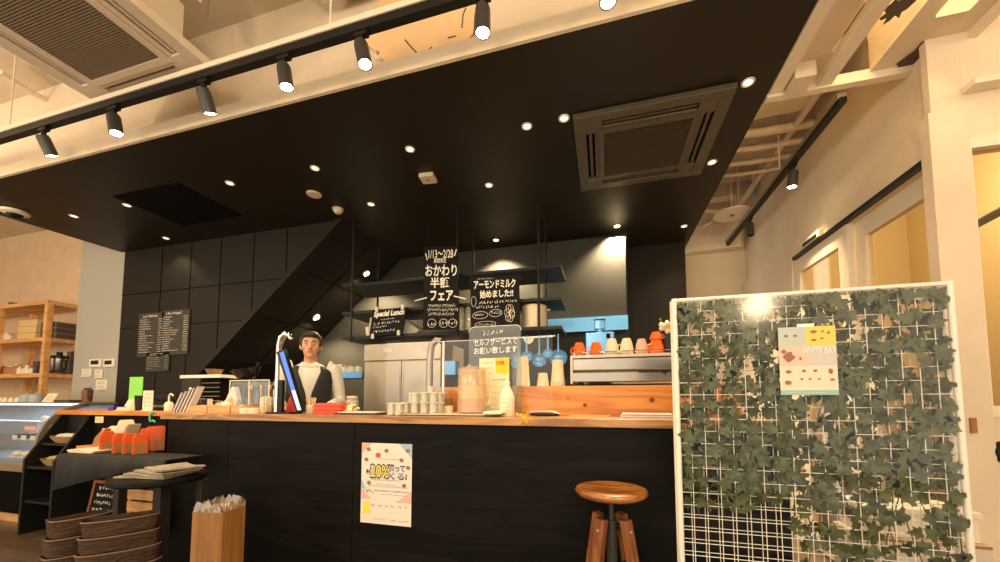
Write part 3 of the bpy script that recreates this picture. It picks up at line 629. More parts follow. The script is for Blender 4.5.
# maple leaf decoration and tongs
M['leaforange'] = mat('leaf_orange', (0.85, 0.38, 0.03), 0.6)
def maple(sz):
    pts = []
    for k in range(20):
        a = 2*math.pi*k/20+0.1; r = sz*(1.0 if k % 4 == 0 else (0.62 if k % 2 == 0 else 0.38)); pts.append((r*math.cos(a), r*math.sin(a)))
    return pts
for i, (px, Y, rz, tip, l) in enumerate(((527, 2.03, 0.3, 0.9, 'orange maple leaf decoration hanging over the counter edge'), (519, 2.12, 1.0, 0.12, 'orange maple leaf decoration lying flat left of tongs'))):
    t = thing('maple_leaf', l, 'leaf', (XA(px, Y), Y-(0.036 if i == 0 else 0), ZC+(-0.004 if i == 0 else 0.012)), group='orange leaf decorations', rot=(R(80) if i == 0 else R(8), 0, rz))
    vs = [(x, y, 0.006*math.sin(9*x/0.05)) for x, y in maple(0.042)]; MB().add([(0, 0, 0)]+vs, [(0, 1+k, 1+(k+1) % 20) for k in range(20)]).add([(0, 0, -0.002)]+[(a, b, c-0.002) for a, b, c in vs], [(0, 1+(k+1) % 20, 1+k) for k in range(20)]).build('blade', M['leaforange'], t)
    MB().tube([(0, 0, 0), (-0.03, -0.02, 0.002), (-0.055, -0.03, 0.004)], 0.0015, 6).build('stalk', M['leaforange'], t)
Y = 2.2; t = thing('serving_tongs', 'dark flat serving tongs lying on the counter beside maple leaves', 'tongs', (XA(545, Y), Y, ZC), rz=-0.12)
for s in (0, 1): MB().tube([(-0.09, 0.0, 0.012+0.012*s), (-0.03, -0.01, 0.010+0.018*s), (0.04, 0.005, 0.010+0.016*s), (0.085, 0.02, 0.010+0.004*s)], [0.008, 0.009, 0.008, 0.004], 8).build('arm', M['steelr' if s else 'metalblack'], t, smooth=True)
MB().ball((0.06, 0.012, 0.012), (0.02, 0.012, 0.010), 10, 6).build('scoop', M['metalblack'], t, smooth=True)
# bottle
M['lotion'] = mat('cream_bottle', (0.86, 0.76, 0.55), 0.35); M['labelpink'] = mat('label_print', (0.45, 0.18, 0.12), 0.6)
Y = 2.20; px = 507; r = DD(px, Y, 15)/2; Hb = HH(px, Y, 38)
t = thing('squeeze_bottle', 'cream conical bottle with small printed marks standing on counter', 'bottle', (XA(px, Y), Y, ZC))
MB().lathe([(0.0001,0),(r*0.95,0),(r,0.004),(r,Hb*0.50),(r*0.96,Hb*0.55),(r*0.5,Hb*0.74),(r*0.38,Hb*0.78),(r*0.36,Hb*0.86),(0.0001,Hb*0.86)], 28).build('body', M['lotion'], t, smooth=True)
MB().lathe([(r*0.42,Hb*0.83),(r*0.42,Hb*0.89),(r*0.15,Hb*0.92),(r*0.10,Hb*0.99),(0.0001,Hb)],20).build('nozzle', M['paper'], t, smooth=True)
g = MB()
for k in range(4): scribble(g, -r*0.5, r*0.5, Hb*(0.12+0.1*k), 0.010, -r*1.005, k, 0.0018)
g.build('print', M['labelpink'], t)
# upright menu stand
Y = 2.345; px = 494; W = WX(px, Y, 30); t = thing('menu_stand', 'upright cream menu sheet with yellow star corner on the counter', 'menu', (XA(px, Y), Y, ZC))
z1 = P(px, 358, Y).z-ZC; z0 = 0.0
M['menucream'] = mat('menu_cream', (0.86, 0.80, 0.55), 0.6); M['menuyellow'] = mat('menu_yellow', (0.95, 0.62, 0.02), 0.6); M['ink'] = mat('ink', (0.10, 0.09, 0.08), 0.7); M['red'] = mat('red_print', (0.70, 0.06, 0.03), 0.6); M['greenprint'] = mat('green_print', (0.12, 0.40, 0.25), 0.6)
MB().box(-W/2, W/2, 0, 0.004, 0.012, z1).build('sheet', M['menucream'], t)
MB().box(-W/2-0.003, W/2+0.003, -0.02, 0.03, 0, 0.012).build('holder', M['acryledge'], t)
MB().prism([(W*0.04, z1*0.99), (W*0.49, z1*0.99), (W*0.49, z1*0.74), (W*0.38, z1*0.70), (W*0.06, z1*0.74)], -0.0012, -0.0002, 'y').build('yellow_panel', M['menuyellow'], t)
g = MB(); put_text(g, '新発売', W*0.08, W*0.34, z1*0.87, z1*0.95, -0.0018, 0.03); g.build('red_lettering', M['red'], t)
g = MB()
for k in range(3): scribble(g, -W*0.42, -W*0.05, z1*(0.90-0.09*k), 0.010, -0.001, k)
scribble(g, -W*0.1, W*0.42, z1*0.60, 0.012, -0.001, 5)
for k in range(4):
    for j in range(3): scribble(g, -W*0.42+W*0.3*j, -W*0.42+W*0.3*j+W*0.2, z1*(0.48-0.10*k), 0.007, -0.001, 9+k*3+j)
g.build('writing', M['ink'], t)
g = MB(); put_text(g, '10月', -W*0.30, -W*0.14, z1*0.10, z1*0.16, -0.001, 0.01); scribble(g, -W*0.1, W*0.38, z1*0.09, 0.010, -0.001, 99); g.build('green_writing', M['greenprint'], t)
# jug on a pale tray with towel
Y = 2.22; px = 473; W = WX(px, Y, 66)
M['trayw'] = mat('pale_tray', (0.62, 0.52, 0.40), 0.5); M['traydark'] = mat('dark_tray', (0.05, 0.035, 0.025), 0.5); M['towel'] = mat('towel', (0.80, 0.72, 0.58), 0.95, bump=0.5, bs=80)
t = thing('serving_tray', 'pale oval edged tray carrying the large iced jug', 'tray', (XA(466, Y), Y, ZC))
MB().rbox(-W/2, W/2, -0.10, 0.11, 0, 0.006, 0.05).build('base', M['traydark'], t); MB().rbox(-W/2-0.006, W/2+0.006, -0.106, 0.116, 0.006, 0.014, 0.05).build('rim', M['trayw'], t)
r = DD(px, Y, 29)/2; Hb = HH(px, Y, 48)
M['milkcoffee'] = mat('milky_drink', (0.50, 0.24, 0.09), 0.4); M['milk'] = mat('milk_layer', (0.80, 0.64, 0.38), 0.5)
t = thing('drink_jug', 'large frosted plastic jug of milky brown drink on a tray', 'jug', (XA(472, Y), Y, ZC+0.0145))
MB().shell([(r*0.92,0),(r*1.02,0.01),(r,Hb*0.5),(r*0.96,Hb*0.86),(r*0.9,Hb*0.9)], 32, 0.004).build('vessel', M['frost'], t, smooth=True)
MB().lathe([(0.0001,0.008),(r*0.9,0.008),(r*0.9,Hb*0.30),(0.0001,Hb*0.30)],28).build('drink', M['milkcoffee'], t, smooth=True)
MB().lathe([(0.0001,Hb*0.302),(r*0.88,Hb*0.302),(r*0.88,Hb*0.58),(0.0001,Hb*0.58)],28).build('foam', M['milk'], t, smooth=True)
MB().lathe([(r*0.98,Hb*0.86),(r*0.98,Hb*0.92),(r*0.7,Hb*0.96),(0.0001,Hb*0.97)],28).ball((-r*0.25,0,Hb*0.98),(0.012,0.012,0.014),10,6).build('lid', M['frost'], t, smooth=True)
MB().tube([(r*0.92,-0.01,Hb*0.82),(r*1.35,-0.012,Hb*0.78),(r*1.42,-0.012,Hb*0.5),(r*1.30,-0.012,Hb*0.22),(r*0.98,-0.01,Hb*0.18)],0.008,10).build('handle', M['frost'], t, smooth=True)
tag(MB().prism([(-0.05,0),(0.06,0),(0.075,0.012),(0.03,0.02),(-0.04,0.016)], -0.06, 0.05, 'y').build('towel', M['towel'], loc=(XA(493, 2.13), 2.13, ZC+0.0145), bevel=0.004), 'folded white towel on the right end of the pale tray', 'towel')
# glasses on their tray
M['tumbler'] = glass('tumbler_glass', (0.97, 0.97, 0.92), 0.16, 0.05, alpha=0.20, milk=(0.98, 0.90, 0.72))
Y = 2.22; W = WX(427, Y, 48); t = thing('serving_tray', 'dark tray with pale rim under the upturned drinking glasses', 'tray', (XA(425, Y), Y, ZC))
MB().rbox(-W/2, W/2, -0.11, 0.11, 0, 0.006, 0.04).build('base', M['traydark'], t); MB().rbox(-W/2-0.006, W/2+0.006, -0.115, 0.115, 0.006, 0.012, 0.04).build('rim', M['trayw'], t)
def tumbler(x, Y, z, r, h, lab, first=[None]):
    if first[0] is None:
        t = thing('drinking_glass', lab, 'glass', (x, Y, z), group='drinking glasses on the counter')
        MB().shell([(0.025, 0), (0.030, 0.003), (0.0305, 0.02), (0.029, 0.055), (0.031, 0.075)], 18, 0.0025).build('bowl', M['tumbler'], t, smooth=True)
        MB().lathe([(0.031, 0.0752), (0.0325, 0.077), (0.031, 0.079)], 18).build('rim', M['acryledge'], t, smooth=True)
        first[0] = t; t.scale = (r/0.03, r/0.03, h/0.079); return t
    return dup(first[0], (x, Y, z), label=lab, scale=(r/0.03, r/0.03, h/0.079))
k = 0
zt = ZC+0.0125
same = 'clear drinking glass in the crowded cluster on the dark tray'
for i, px in enumerate((410, 419, 428.5, 437.5)):
    for j, Y in enumerate((2.15, 2.215, 2.28)):
        x = XA(px, 2.2)+(0.006 if j % 2 else -0.004)
        tumbler(x, Y, zt, 0.027, 0.068, same+', lower layer')
        if j > 0 or i > 0: tumbler(x, Y, zt+0.0685, 0.026, 0.062, same+', second layer')
        if j == 1 and i == 2: tumbler(x, Y, zt+0.131, 0.026, 0.040, 'topmost clear glass crowning the glass cluster')
for i, (px, Y) in enumerate(((391.5, 2.12), (399, 2.10), (394, 2.2), (402, 2.19))):
    tumbler(XA(px, Y), Y, ZC, 0.027, 0.078, 'short clear glass standing on the wood left of dark tray')
Y = 2.3; tag(MB().box(-0.025, 0.025, -0.03, 0.03, 0, 0.06).build('tea_box', M['lotion'], loc=(XA(448, Y), Y, ZC), bevel=0.003), 'small cream box between the glasses and the jug', 'box')
tag(MB().box(-0.023, 0.023, -0.03, 0.03, 0, 0.05).build('tea_box', mat('brown_box', (0.25, 0.10, 0.04), 0.6), loc=(XA(448, Y), Y, ZC+0.0605), bevel=0.003), 'small brown box on top of the cream box', 'box')
# flat dark trays with folded cloth
Y = 2.2; W = WX(362, Y, 44); t = thing('serving_tray', 'long dark flat tray with pale cloth left of the glasses', 'tray', (XA(362, Y), Y, ZC))
MB().rbox(-W/2, W/2, -0.08, 0.09, 0, 0.012, 0.03).build('base', M['traydark'], t); MB().rbox(-W/2+0.02, W/2-0.02, -0.07, 0.07, 0.0125, 0.018, 0.03).build('liner', M['towel'], t)
# snack tubs, jar, red boxes, stirrer jar
M['redbox'] = mat('red_box', (0.72, 0.07, 0.03), 0.5); M['sugar'] = mat('sugar_sachet', (0.88, 0.76, 0.42), 0.6)
Y = 2.24; t = thing('sachet_tray', 'pile of yellow cream sachets beside the red box stack', 'sachets', (XA(351, Y), Y, ZC))
MB().box(-0.05, 0.05, -0.045, 0.05, 0, 0.022).build('tray', M['trayw'], t)
rn = random.Random(5)
for k in range(16):
    c = (rn.uniform(-0.04, 0.04), rn.uniform(-0.035, 0.035), 0.03+rn.uniform(0, 0.035)); mm = Matrix.Translation(c) @ Euler((rn.uniform(-.6, .6), rn.uniform(-.6, .6), rn.uniform(0, 3))).to_matrix().to_4x4()
    MB().rbox(-0.018, 0.018, -0.010, 0.010, -0.004, 0.004, 0.004, 3, mm).build('sachet', M['sugar'], t)
Y = 2.35; t = thing('glass_jar', 'clear glass jar with pale lid behind the yellow sachets', 'jar', (XA(352, Y), Y, ZC))
MB().shell([(0.04,0),(0.045,0.01),(0.045,0.09),(0.035,0.105)],22,0.003).build('vessel', M['tumbler'], t, smooth=True); MB().lathe([(0.037,0.1055),(0.04,0.11),(0.038,0.125),(0.0001,0.128)],20).build('lid', M['trayw'], t, smooth=True)
Y = 2.2; W = WX(330, Y, 25)
for k in range(3): tag(MB().box(-W/2, W/2, -0.05, 0.05, 0, 0.024).build('red_box', M['redbox'], loc=(XA(331+0.5*k, Y), Y+0.004*k, ZC+0.0255*k), rz=0.03*k, bevel=0.003), ('lowest', 'middle', 'topmost')[k]+' of three flat red boxes before the barista', 'box', 'red boxes on the counter')
Y = 2.17; t = thing('stirrer_jar', 'glass jar packed with wooden stirrers beside the red boxes', 'jar', (XA(311, Y), Y, ZC))
MB().shell([(0.028,0),(0.032,0.005),(0.032,0.065)],20,0.003).build('jar', M['tumbler'], t, smooth=True)
for k in range(18):
    a = rn.uniform(0, 6.28); r = rn.uniform(0.0, 0.018); b = (r*math.cos(a), r*math.sin(a)); g_ = 1.9
    MB().tube([(b[0]*0.6, b[1]*0.6, 0.006), (b[0]*g_*1.0, b[1]*g_, 0.10+rn.uniform(0, 0.02))], 0.0025, 5).build('stirrer', M['sugar'] if k % 3 else M['boxwood'], t)
# ================================================================ KITCHEN
# hanging shelf rack
SY0, SY1 = 3.2, 3.62
def Xc(px, py, Y): return P(px, py, Y).x
zA, zB_, zC_ = P(559, 264, SY0).z, P(563, 296, SY0).z, P(567, 325, SY0).z
rx0, rx1 = Xc(343, 282, SY0), Xc(561, 264, SY0)
t = thing('hanging_shelf_rack', 'black three tier shelf rack hung from the ceiling on thin rods', 'shelf', (0, 0, 0))
for z in (zA, zB_, zC_): MB().box(rx0, rx1, SY0, SY1, z-0.03, z).build('shelf', M['metalblack'], t, bevel=0.003)
for px in (354, 458, 539):
    x = Xc(px, 270, SY0+0.01)
    MB().cyl(0.011, zC_-0.06, ZB-0.001, (x, SY0-0.0115, 0), 10).build('rod', M['metalblack'], t, smooth=True)
    MB().cyl(0.011, zC_-0.03, ZB-0.001, (x, SY1+0.0115, 0), 10).build('rod', M['metalblack'], t, smooth=True)
# chalkboards
def board(name, label, pts, Y, lines, tilt=0, frame=True, rz=0):
    """pts: top-left, top-right, bottom-right, bottom-left in photo pixels; lines drawn in board units 0..1"""
    q = [P(*p, Y) for p in pts]; c = q[3]
    t = thing(name, label, 'chalkboard', (c.x, Y, c.z))
    l = [(p.x-c.x, p.z-c.z) for p in (q[3], q[2], q[1], q[0])]
    MB().prism(l, 0, 0.012, 'y').build('panel', M['board'], t)
    def uv(u, v):
        a = (l[0][0]*(1-u)+l[1][0]*u, l[0][1]*(1-u)+l[1][1]*u); b = (l[3][0]*(1-u)+l[2][0]*u, l[3][1]*(1-u)+l[2][1]*u)
        return (a[0]*(1-v)+b[0]*v, a[1]*(1-v)+b[1]*v)
    def fit(kind, *a):
        mb = MB()
        if kind == 'text': s, u0, u1, v0, v1, bold = a; put_text(mb, s, u0, u1, v0, v1, 0, bold, 0)
        else: u0, u1, v0, v1, sd = a; scribble(mb, u0, u1, v0, v1-v0, 0, sd, (v1-v0)*0.13)
        mb.v = [(lambda r: (r[0], -0.0015, r[1]))(uv(x, z)) for x, y, z in mb.v]; return mb
    for ln in lines: 
        nm = 'lettering' if ln[0] == 'text' else 'small_writing'
        fit(*ln).build(nm, M['chalk'], t)
    return t, uv
def scr(u0, u1, v, h, sd): return ('scr', u0, u1, v, v+h, sd)
def txt(s, u0, u1, v0, v1, b=0.02): return ('text', s, u0, u1, v0, v1, b)
tA, uv = board('chalkboard_sign', 'tall chalkboard with Japanese half price refill fair lettering, hanging', [(424,247),(458,246),(459,330),(423,330)], 3.12,
  [txt('\\', .04, .12, .84, .92, .02), txt('1/13〜2/28', .14, .86, .86, .96, .01), txt('/', .88, .97, .88, .96, .02), txt('期間限定', .3, .66, .80, .86, .01),
   txt('おかわり', .05, .96, .64, .78), txt('半額', .2, .75, .50, .63), txt('フェア', .2, .85, .345, .47, .03), scr(.15, .9, .27, .04, 1), scr(.12, .95, .22, .04, 2), scr(.15, .85, .17, .04, 3)])
def ring(mb, uvf, cu, cv, ru, rv, th=0.0018):
    pts = []
    for k in range(17):
        a = 2*math.pi*k/16; p = uvf(cu+ru*math.cos(a), cv+rv*math.sin(a)); pts.append((p[0], -0.002, p[1]))
    return mb.tube(pts, th, 4, cap=False)
g = MB(); ring(g, uv, .25, .08, .12, .05); ring(g, uv, .58, .08, .12, .05); ring(g, uv, .83, .08, .12, .05); scribble(g, *(uv(.15, .05)[0], uv(.35, .05)[0]), uv(.15, .05)[1], 0.03, -0.002, 7); scribble(g, *(uv(.48, .05)[0], uv(.93, .05)[0]), uv(.15, .05)[1], 0.03, -0.002, 8)
g.build('drawing', M['chalk'], tA)
# the long dash flourishes continue past the narrow board: painted on two side tabs
g = MB(); q1, q2 = P(415, 301, 3.12), P(424, 299, 3.12); q3, q4 = P(456, 296, 3.12), P(466, 299, 3.12); o_ = tA.location
g.tube([(q1.x-o_.x, -0.002, q1.z-o_.z), (q2.x-o_.x+0.03, -0.002, q2.z-o_.z+0.01)], 0.006, 6).tube([(q3.x-o_.x-0.02, -0.002, q3.z-o_.z), (q4.x-o_.x, -0.002, q4.z-o_.z)], 0.006, 6); g.build('dash_stroke', M['chalk'], tA)
for s in (0.06, 0.94):
    p = uv(s, 1); MB().tube([(p[0], 0.005, p[1]), (p[0], 0.005, ZB-tA.location.z-0.001)], 0.002, 6).build('hanging_wire', M['metalblack'], tA)
tB, uv = board('chalkboard_sign', 'square chalkboard announcing almond milk in Japanese lettering', [(470,277),(519,275),(520,325),(471,329)], 3.14,
  [txt('アーモンドミルク', .08, .93, .76, .93, .03), txt('始めました!!', .20, .88, .57, .73, .03), scr(.15, .5, .94, .03, 11), scr(.18, .92, .46, .06, 12), scr(.12, .55, .37, .06, 13), scr(.08, .3, .23, .06, 14), scr(.42, .6, .25, .06, 15), scr(.12, .45, .04, .05, 16)])
g = MB(); ring(g, uv, .20, .25, .16, .07); ring(g, uv, .52, .27, .13, .07); ring(g, uv, .30, .07, .22, .055); ring(g, uv, .07, .52, .05, .10)
for k in range(7): ring(g, uv, .80+.05*math.cos(k), .25+.10*math.sin(k), .05, .08)
g.build('drawing', M['chalk'], tB)
p = uv(.5, 1); MB().box(p[0]-0.25, p[0]+0.25, 0.0125, 0.02, p[1]-0.03, p[1]-0.02).build('hook_bar', M['metalblack'], tB)
tC, uv = board('chalkboard_sign', 'slanted small chalkboard reading Special Lunch on the shelf rack', [(373,310),(407,307),(402,333),(369,337)], 3.16,
  [txt('Special Lunch', .06, .95, .66, .94, .04), scr(.3, .65, .58, .06, 21), scr(.08, .85, .42, .10, 22), scr(.08, .5, .30, .08, 23), scr(.06, .75, .12, .10, 24)])
for u, v in ((.12, 1), (.88, 1), (.12, 0), (.9, 0.02)):
    p = uv(u, v); MB().cbox((p[0], -0.004, p[1]), (0.03, 0.016, 0.05), ).build('clip', M['acwhite'], tC, bevel=0.004)
# pot and jars and cup on the rack
Y = 3.3; px = 535; r = DD(px, Y, 25)/2; t = thing('stock_pot', 'pale aluminium pot on the right end of the rack lowest shelf', 'pot', (XA(px, Y), Y, zC_))
hp = HH(px, Y, 22)
MB().shell([(r*0.97,0),(r,0.01),(r,hp)],30,0.005).lathe([(r,hp),(r*1.05,hp+0.004),(r,hp+0.008)],30).build('body', mat('aluminium', (0.62, 0.52, 0.36), 0.45, 0.3), t, smooth=True)
for s in (1, -1): MB().tube([(s*r, -0.03, hp*0.8), (s*(r+0.03), -0.025, hp*0.84), (s*(r+0.03), 0.025, hp*0.84), (s*r, 0.03, hp*0.8)], 0.006, 8).build('handle', M['steelr'], t, smooth=True)
for px, l in ((461, 'left'), (467, 'right')):
    Y = 3.25; t = thing('glass_canister', l+' tall clear glass canister between two chalkboards', 'jar', (XA(px, Y)+(-0.01 if l == 'left' else 0.02), Y, zC_))
    MB().shell([(0.036,0),(0.04,0.005),(0.04,0.21),(0.034,0.22)],20,0.003).build('vessel', M['tumbler'], t, smooth=True); MB().cyl(0.036,0.2205,0.235,n=18).build('lid', M['steelr'], t, smooth=True)
Y = 3.26; t = thing('paper_cup', 'small cream cup left of the Special Lunch board', 'cup', (XA(367, Y), Y, zC_)); 
MB().shell([(0.022,0),(0.034,0.085)],20,0.002).build('cup', M['cream_cup'], t, smooth=True); MB().cyl(0.0355,0.0852,0.09,n=20).build('rim', M['cream_cup'], t)
tag(MB().prism([(-0.30,0),(0.22,0),(0.30,0.05),(0.1,0.19),(-0.28,0.22)],-0.12,0.12,'y').build('paper_bag', M['towel'], loc=(XA(398, 3.45), 3.45, zC_), bevel=0.02), 'large creased pale bag lying on rack behind Special Lunch board', 'bag')
# stainless refrigerator
Y = 3.3; x0, x1 = Xc(364, 370, Y), Xc(441, 370, Y); z1 = P(400, 343, Y).z; w2 = (x1-x0)/2
t = thing('refrigerator', 'tall stainless steel kitchen refrigerator behind the counter', 'refrigerator', ((x0+x1)/2, Y, 0))
MB().box(-w2, w2, 0.03, 0.6, 0.08, z1-0.001).build('body', M['steelr'], t, bevel=0.004)
zt = z1-0.17
for s in (-1, 1):
    d = MB().box(min(0, s*w2)+0.004, max(0, s*w2)-0.004, 0, 0.029, 0.12, zt-0.01).build('door', M['steelr'], t, bevel=0.004)
    MB().box(s*0.02-0.006, s*0.02+0.006, -0.008, -0.001, 0.95, zt-0.12).build('handle', M['steelr'], d, bevel=0.002)
MB().box(-w2, w2, -0.006, 0.029, zt, z1-0.001).build('top_panel', M['steelr'], t, bevel=0.004)
for x in (-w2*0.35, w2*0.62): MB().box(x-0.055, x+0.055, -0.009, -0.0065, z1-0.09, z1-0.04).build('label_plate', M['paperstack'], t)
for x in (-w2+0.05, w2-0.05):
    for y in (0.07, 0.55): MB().cyl(0.02, 0, 0.08, (x, y, 0), 10).build('foot', M['steelr'], t)
# curved chrome water tap / dispenser at right of refrigerator
M['bluefilm'] = mat('blue_film_steel', (0.14, 0.46, 0.90), 0.35, 0.2, vary=0.06)
M['bluetint'] = mat('blue_tinted_steel', (0.13, 0.36, 0.70), 0.25, 0.35)  # blue-tinted base colour; carries the blue reflections on the ladles
# exhaust hood: lower skirt wrapped in blue film
Y = 4.03; h0, h1 = Xc(548, 320, Y), Xc(627, 320, Y); zt, zl = P(590, 318, Y).z, P(590, 331, Y).z
t = thing('exhaust_hood', 'grey kitchen exhaust hood with a blue film lower edge', 'hood', (0, 0, 0))
MB().box(h0-0.05, h1, Y+0.02, YK-0.005, zt, P(628, 234, Y+0.02).z-0.02).build('duct_box', M['charcoal'], t)
MB().box(h0-0.06, h1+0.01, Y, Y+0.018, zl, zt+0.01).build('lower_edge', M['bluefilm'], t)
MB().box(h0-0.06, h1+0.01, Y+0.02, YK-0.01, zl+0.02, zt-0.002).build('tray', M['groove'], t)
# bottle cooler behind: blue tank with square body (coffee grinder)
Y = 3.2; t = thing('coffee_grinder', 'blue coffee grinder with a clear square hopper before the hood', 'grinder', (XA(601, Y), Y, 1.25))
W = WX(601, Y, 29)/2; zb = 1.25; zz = lambda y: P(601, y, Y).z-zb
MB().box(-W, W, 0, 0.22, zz(356), zz(332)).build('body', M['bluetint'], t, bevel=0.008)
MB().box(W*0.45, W*0.72, -0.003, -0.0005, zz(338.5), zz(334)).build('display', M['groove'], t)
MB().box(-W*0.8, W*0.8, 0.02, 0.20, 0, zz(356)-0.001).build('base', M['metalblack'], t)
MB().cyl(0.03, zz(332)+0.001, zz(327), (0, 0.10, 0), 16).rbox(-0.045, 0.045, 0.055, 0.145, zz(327), zz(319), 0.012).build('hopper', M['bluetint'], t, smooth=True)
MB().rbox(-0.047, 0.047, 0.053, 0.147, zz(319)+0.001, zz(318)+0.004, 0.012).build('hopper_lid', M['metalblack'], t)
t = thing('kitchen_table', 'dark rear kitchen worktop behind the espresso machine', 'table', (0, 0, 0))
MB().box(XA(445, 3.0), 0.9, 3.0, 3.7, 1.20, 1.249).build('worktop', M['steelr'], t)
MB().box(XA(445, 3.0)+0.02, 0.88, 3.02, 3.68, 0.0, 1.199).build('cabinet', M['groove'], t)
MB().box(XA(455, 3.6), 0.85, 3.62, 3.66, 1.2495, 1.29).build('splash_rail', M['steelr'], t)
# hanging ladles on a rail; blue reflections are put into their steel colour
Y = 3.05; rz_ = P(530, 337, Y).z
t = thing('utensil_rail', 'thin pale rail under the rack holding the hanging ladles', 'rail', (XA(535, Y), Y, rz_))
MB().tube([(-0.35, 0, 0), (0.17, 0, 0)], 0.005, 8).build('rail', M['acryledge'], t)
for x in (-0.33, 0.15): MB().tube([(x, 0, 0.003), (x, 0.155, 0.003), (x, 0.165, zC_-rz_-0.031)], 0.003, 6).build('bracket', M['metalblack'], t)
for i, (px, py, r_, l) in enumerate(((519, 361, 17, 'leftmost hanging blue steel ladle'), (528, 357, 12, 'second hanging blue steel ladle from left'), (540, 360, 15, 'smaller hanging blue steel skimmer in the middle'), (549, 354, 10, 'small hanging blue steel spoon right of middle skimmer'), (559, 358, 18, 'large round blue steel skimmer at the right'))):
    x = XA(px, Y); r = DD(px, Y, r_)/2; dz = P(px, py, Y).z-rz_
    t = thing('ladle', l, 'ladle', (x+0.0, Y-0.016-0.03*(i % 2), rz_), group='ladles hanging over the espresso side')
    MB().tube([(0, 0.018+0.03*(i % 2), 0.008), (0, 0.006+0.03*(i % 2), 0.012), (0, 0, 0), (0.0, 0, dz+r*0.6)], [0.003, 0.003, 0.006, 0.008], 8).build('handle', M['bluetint'], t, smooth=True)
    mm = Matrix.Translation((0, 0, dz)) @ Matrix.Rotation(R(78), 4, 'X')
    MB().shell([(r*0.35, -r*0.45), (r*0.8, -r*0.25), (r, 0)], 22, 0.002, m=mm).build('bowl', M['bluetint'], t, smooth=True)
tag(MB().prism([(-0.05,0.0),(0.05,0.0),(0.03,-0.04),(0.005,-0.055),(-0.03,-0.04)],-0.003,0.003,'y').build('hanging_cloth', M['towel'], loc=(XA(529,3.035), 3.035, rz_-0.006), bevel=0.001), 'small pale cloth hanging from the utensil rail', 'cloth')
# blue steel wall shelf with white cups, left of the refrigerator
Y = 3.3; x0, x1 = Xc(322, 370, Y), Xc(362, 370, Y); zt, zl = P(350, 372, Y).z, P(350, 378, Y).z
t = thing('steel_shelf', 'bluish steel shelf behind the barista holding white cups', 'shelf', ((x0+x1)/2, Y, zt))
MB().box(-(x1-x0)/2, (x1-x0)/2, 0, 0.30, zl-zt, 0).build('board', M['bluetint'], t)
for s in (-1, 1): MB().box(s*(x1-x0)/2*0.9-0.012, s*(x1-x0)/2*0.9+0.012, 0.26, 0.285, -zt, zl-zt).build('leg', M['steelr'], t)
for i, px in enumerate((329.5, 335, 343.5, 350.5, 357.5)):
    t = thing('white_mug', ('leftmost', 'second', 'third', 'fourth', 'rightmost')[i]+' of the white cups on the bluish steel shelf', 'cup', (XA(px, Y+0.07), Y+0.07, zt), group='white cups on the bluish steel shelf')
    MB().shell([(0.022,0),(0.028,0.01),(0.029,0.062)],18,0.003).build('body', M['whitecup'], t, smooth=True)
    MB().tube([(0.028,0,0.05),(0.043,0,0.045),(0.043,0,0.022),(0.028,0,0.015)],0.003,6).build('handle', M['whitecup'], t, smooth=True)
tag(MB().rbox(-0.09,0.09,-0.07,0.07,0,0.085,0.02).rbox(-0.095,0.095,-0.075,0.075,0.086,0.10,0.02).build('storage_tub', M['acwhite'], loc=(XA(337,Y+0.2), Y+0.22, zt)), 'grey white plastic tub at the back of the bluish shelf', 'tub')
# white container right of the refrigerator, blue light put into its colour
tag(MB().rbox(-0.06,0.06,-0.05,0.05,0,0.12,0.01).build('paper_towel_box', M['bluetint'], loc=(XA(451, 3.1), 3.1, P(451,375,3.1).z)), 'pale blue box behind the jug on the rear worktop', 'box')
tag(MB().box(XA(444,3.05), XA(458,3.05), 3.04, 3.2, 1.2495, P(451,375,3.1).z-0.001).build('bottle_crate', M['groove']), 'dark crate under the pale blue box behind jug', 'crate')
Yd = 3.0; q = P(432, 352, Yd); t = thing('water_tap', 'curved dark chrome beverage tap in front of the refrigerator', 'tap', (q.x, Yd, 1.25))
MB().tube([(-0.02,0.0,0.0),(-0.02,0.0,0.30),(0.0,-0.01,0.42),(0.05,-0.02,0.47),(0.10,-0.02,0.46),(0.11,-0.02,0.43)],[0.03,0.03,0.03,0.028,0.024,0.02],14).build('spout', M['steelr'], t, smooth=True)
MB().cyl(0.05,0,0.012,(-0.02,0,0),18).build('base', M['steelr'], t); MB().ball((0.12,-0.03,0.45),0.03,12,8).build('knob', M['metalblack'], t, smooth=True)
# ================================================================ LEFT SIDE
# --- tall wooden shelf unit
SF, SB = 3.0, 3.36; sxr = P(48, 300, SF).x
t = thing('wooden_shelf_unit', 'tall light wooden shelf unit with jars against the beige left wall', 'shelf', (0, 0, 0))
zl = [P(46, 300, SF).z, P(42, 337, SF).z, P(42, 373, SF).z, 0.85, 0.35]; sxl = sxr-2.1
for z in zl: MB().box(sxl+0.061, sxr-0.061, SF+0.001, SB, z-0.05, z).build('shelf_board', M['shelfwood'], t, bevel=0.003)
for z in zl: MB().box(sxr-0.06+0.001, sxr-0.001, SF+0.061, SB-0.061, z-0.05, z).build('side_rail', M['shelfwood'], t)
for x in (sxr-0.06, sxl, sxr-1.08):
    for y in (SF, SB-0.06): MB().box(x, x+0.06, y, y+0.06, 0, zl[0]+(0.001 if x > sxl+1.5 else 0)).build('post', M['shelfwood'], t, bevel=0.003)
M['darkgreen'] = mat('dark_green', (0.05, 0.08, 0.03), 0.5); M['cardboard'] = mat('cream_box', (0.70, 0.50, 0.22), 0.7); M['darkpot'] = mat('dark_tray2', (0.07, 0.05, 0.04), 0.6); M['gold'] = mat('honey', (0.42, 0.17, 0.05), 0.35)
def shx(px, Y=SF+0.1): return P(px, 350, Y).x
z = zl[1]
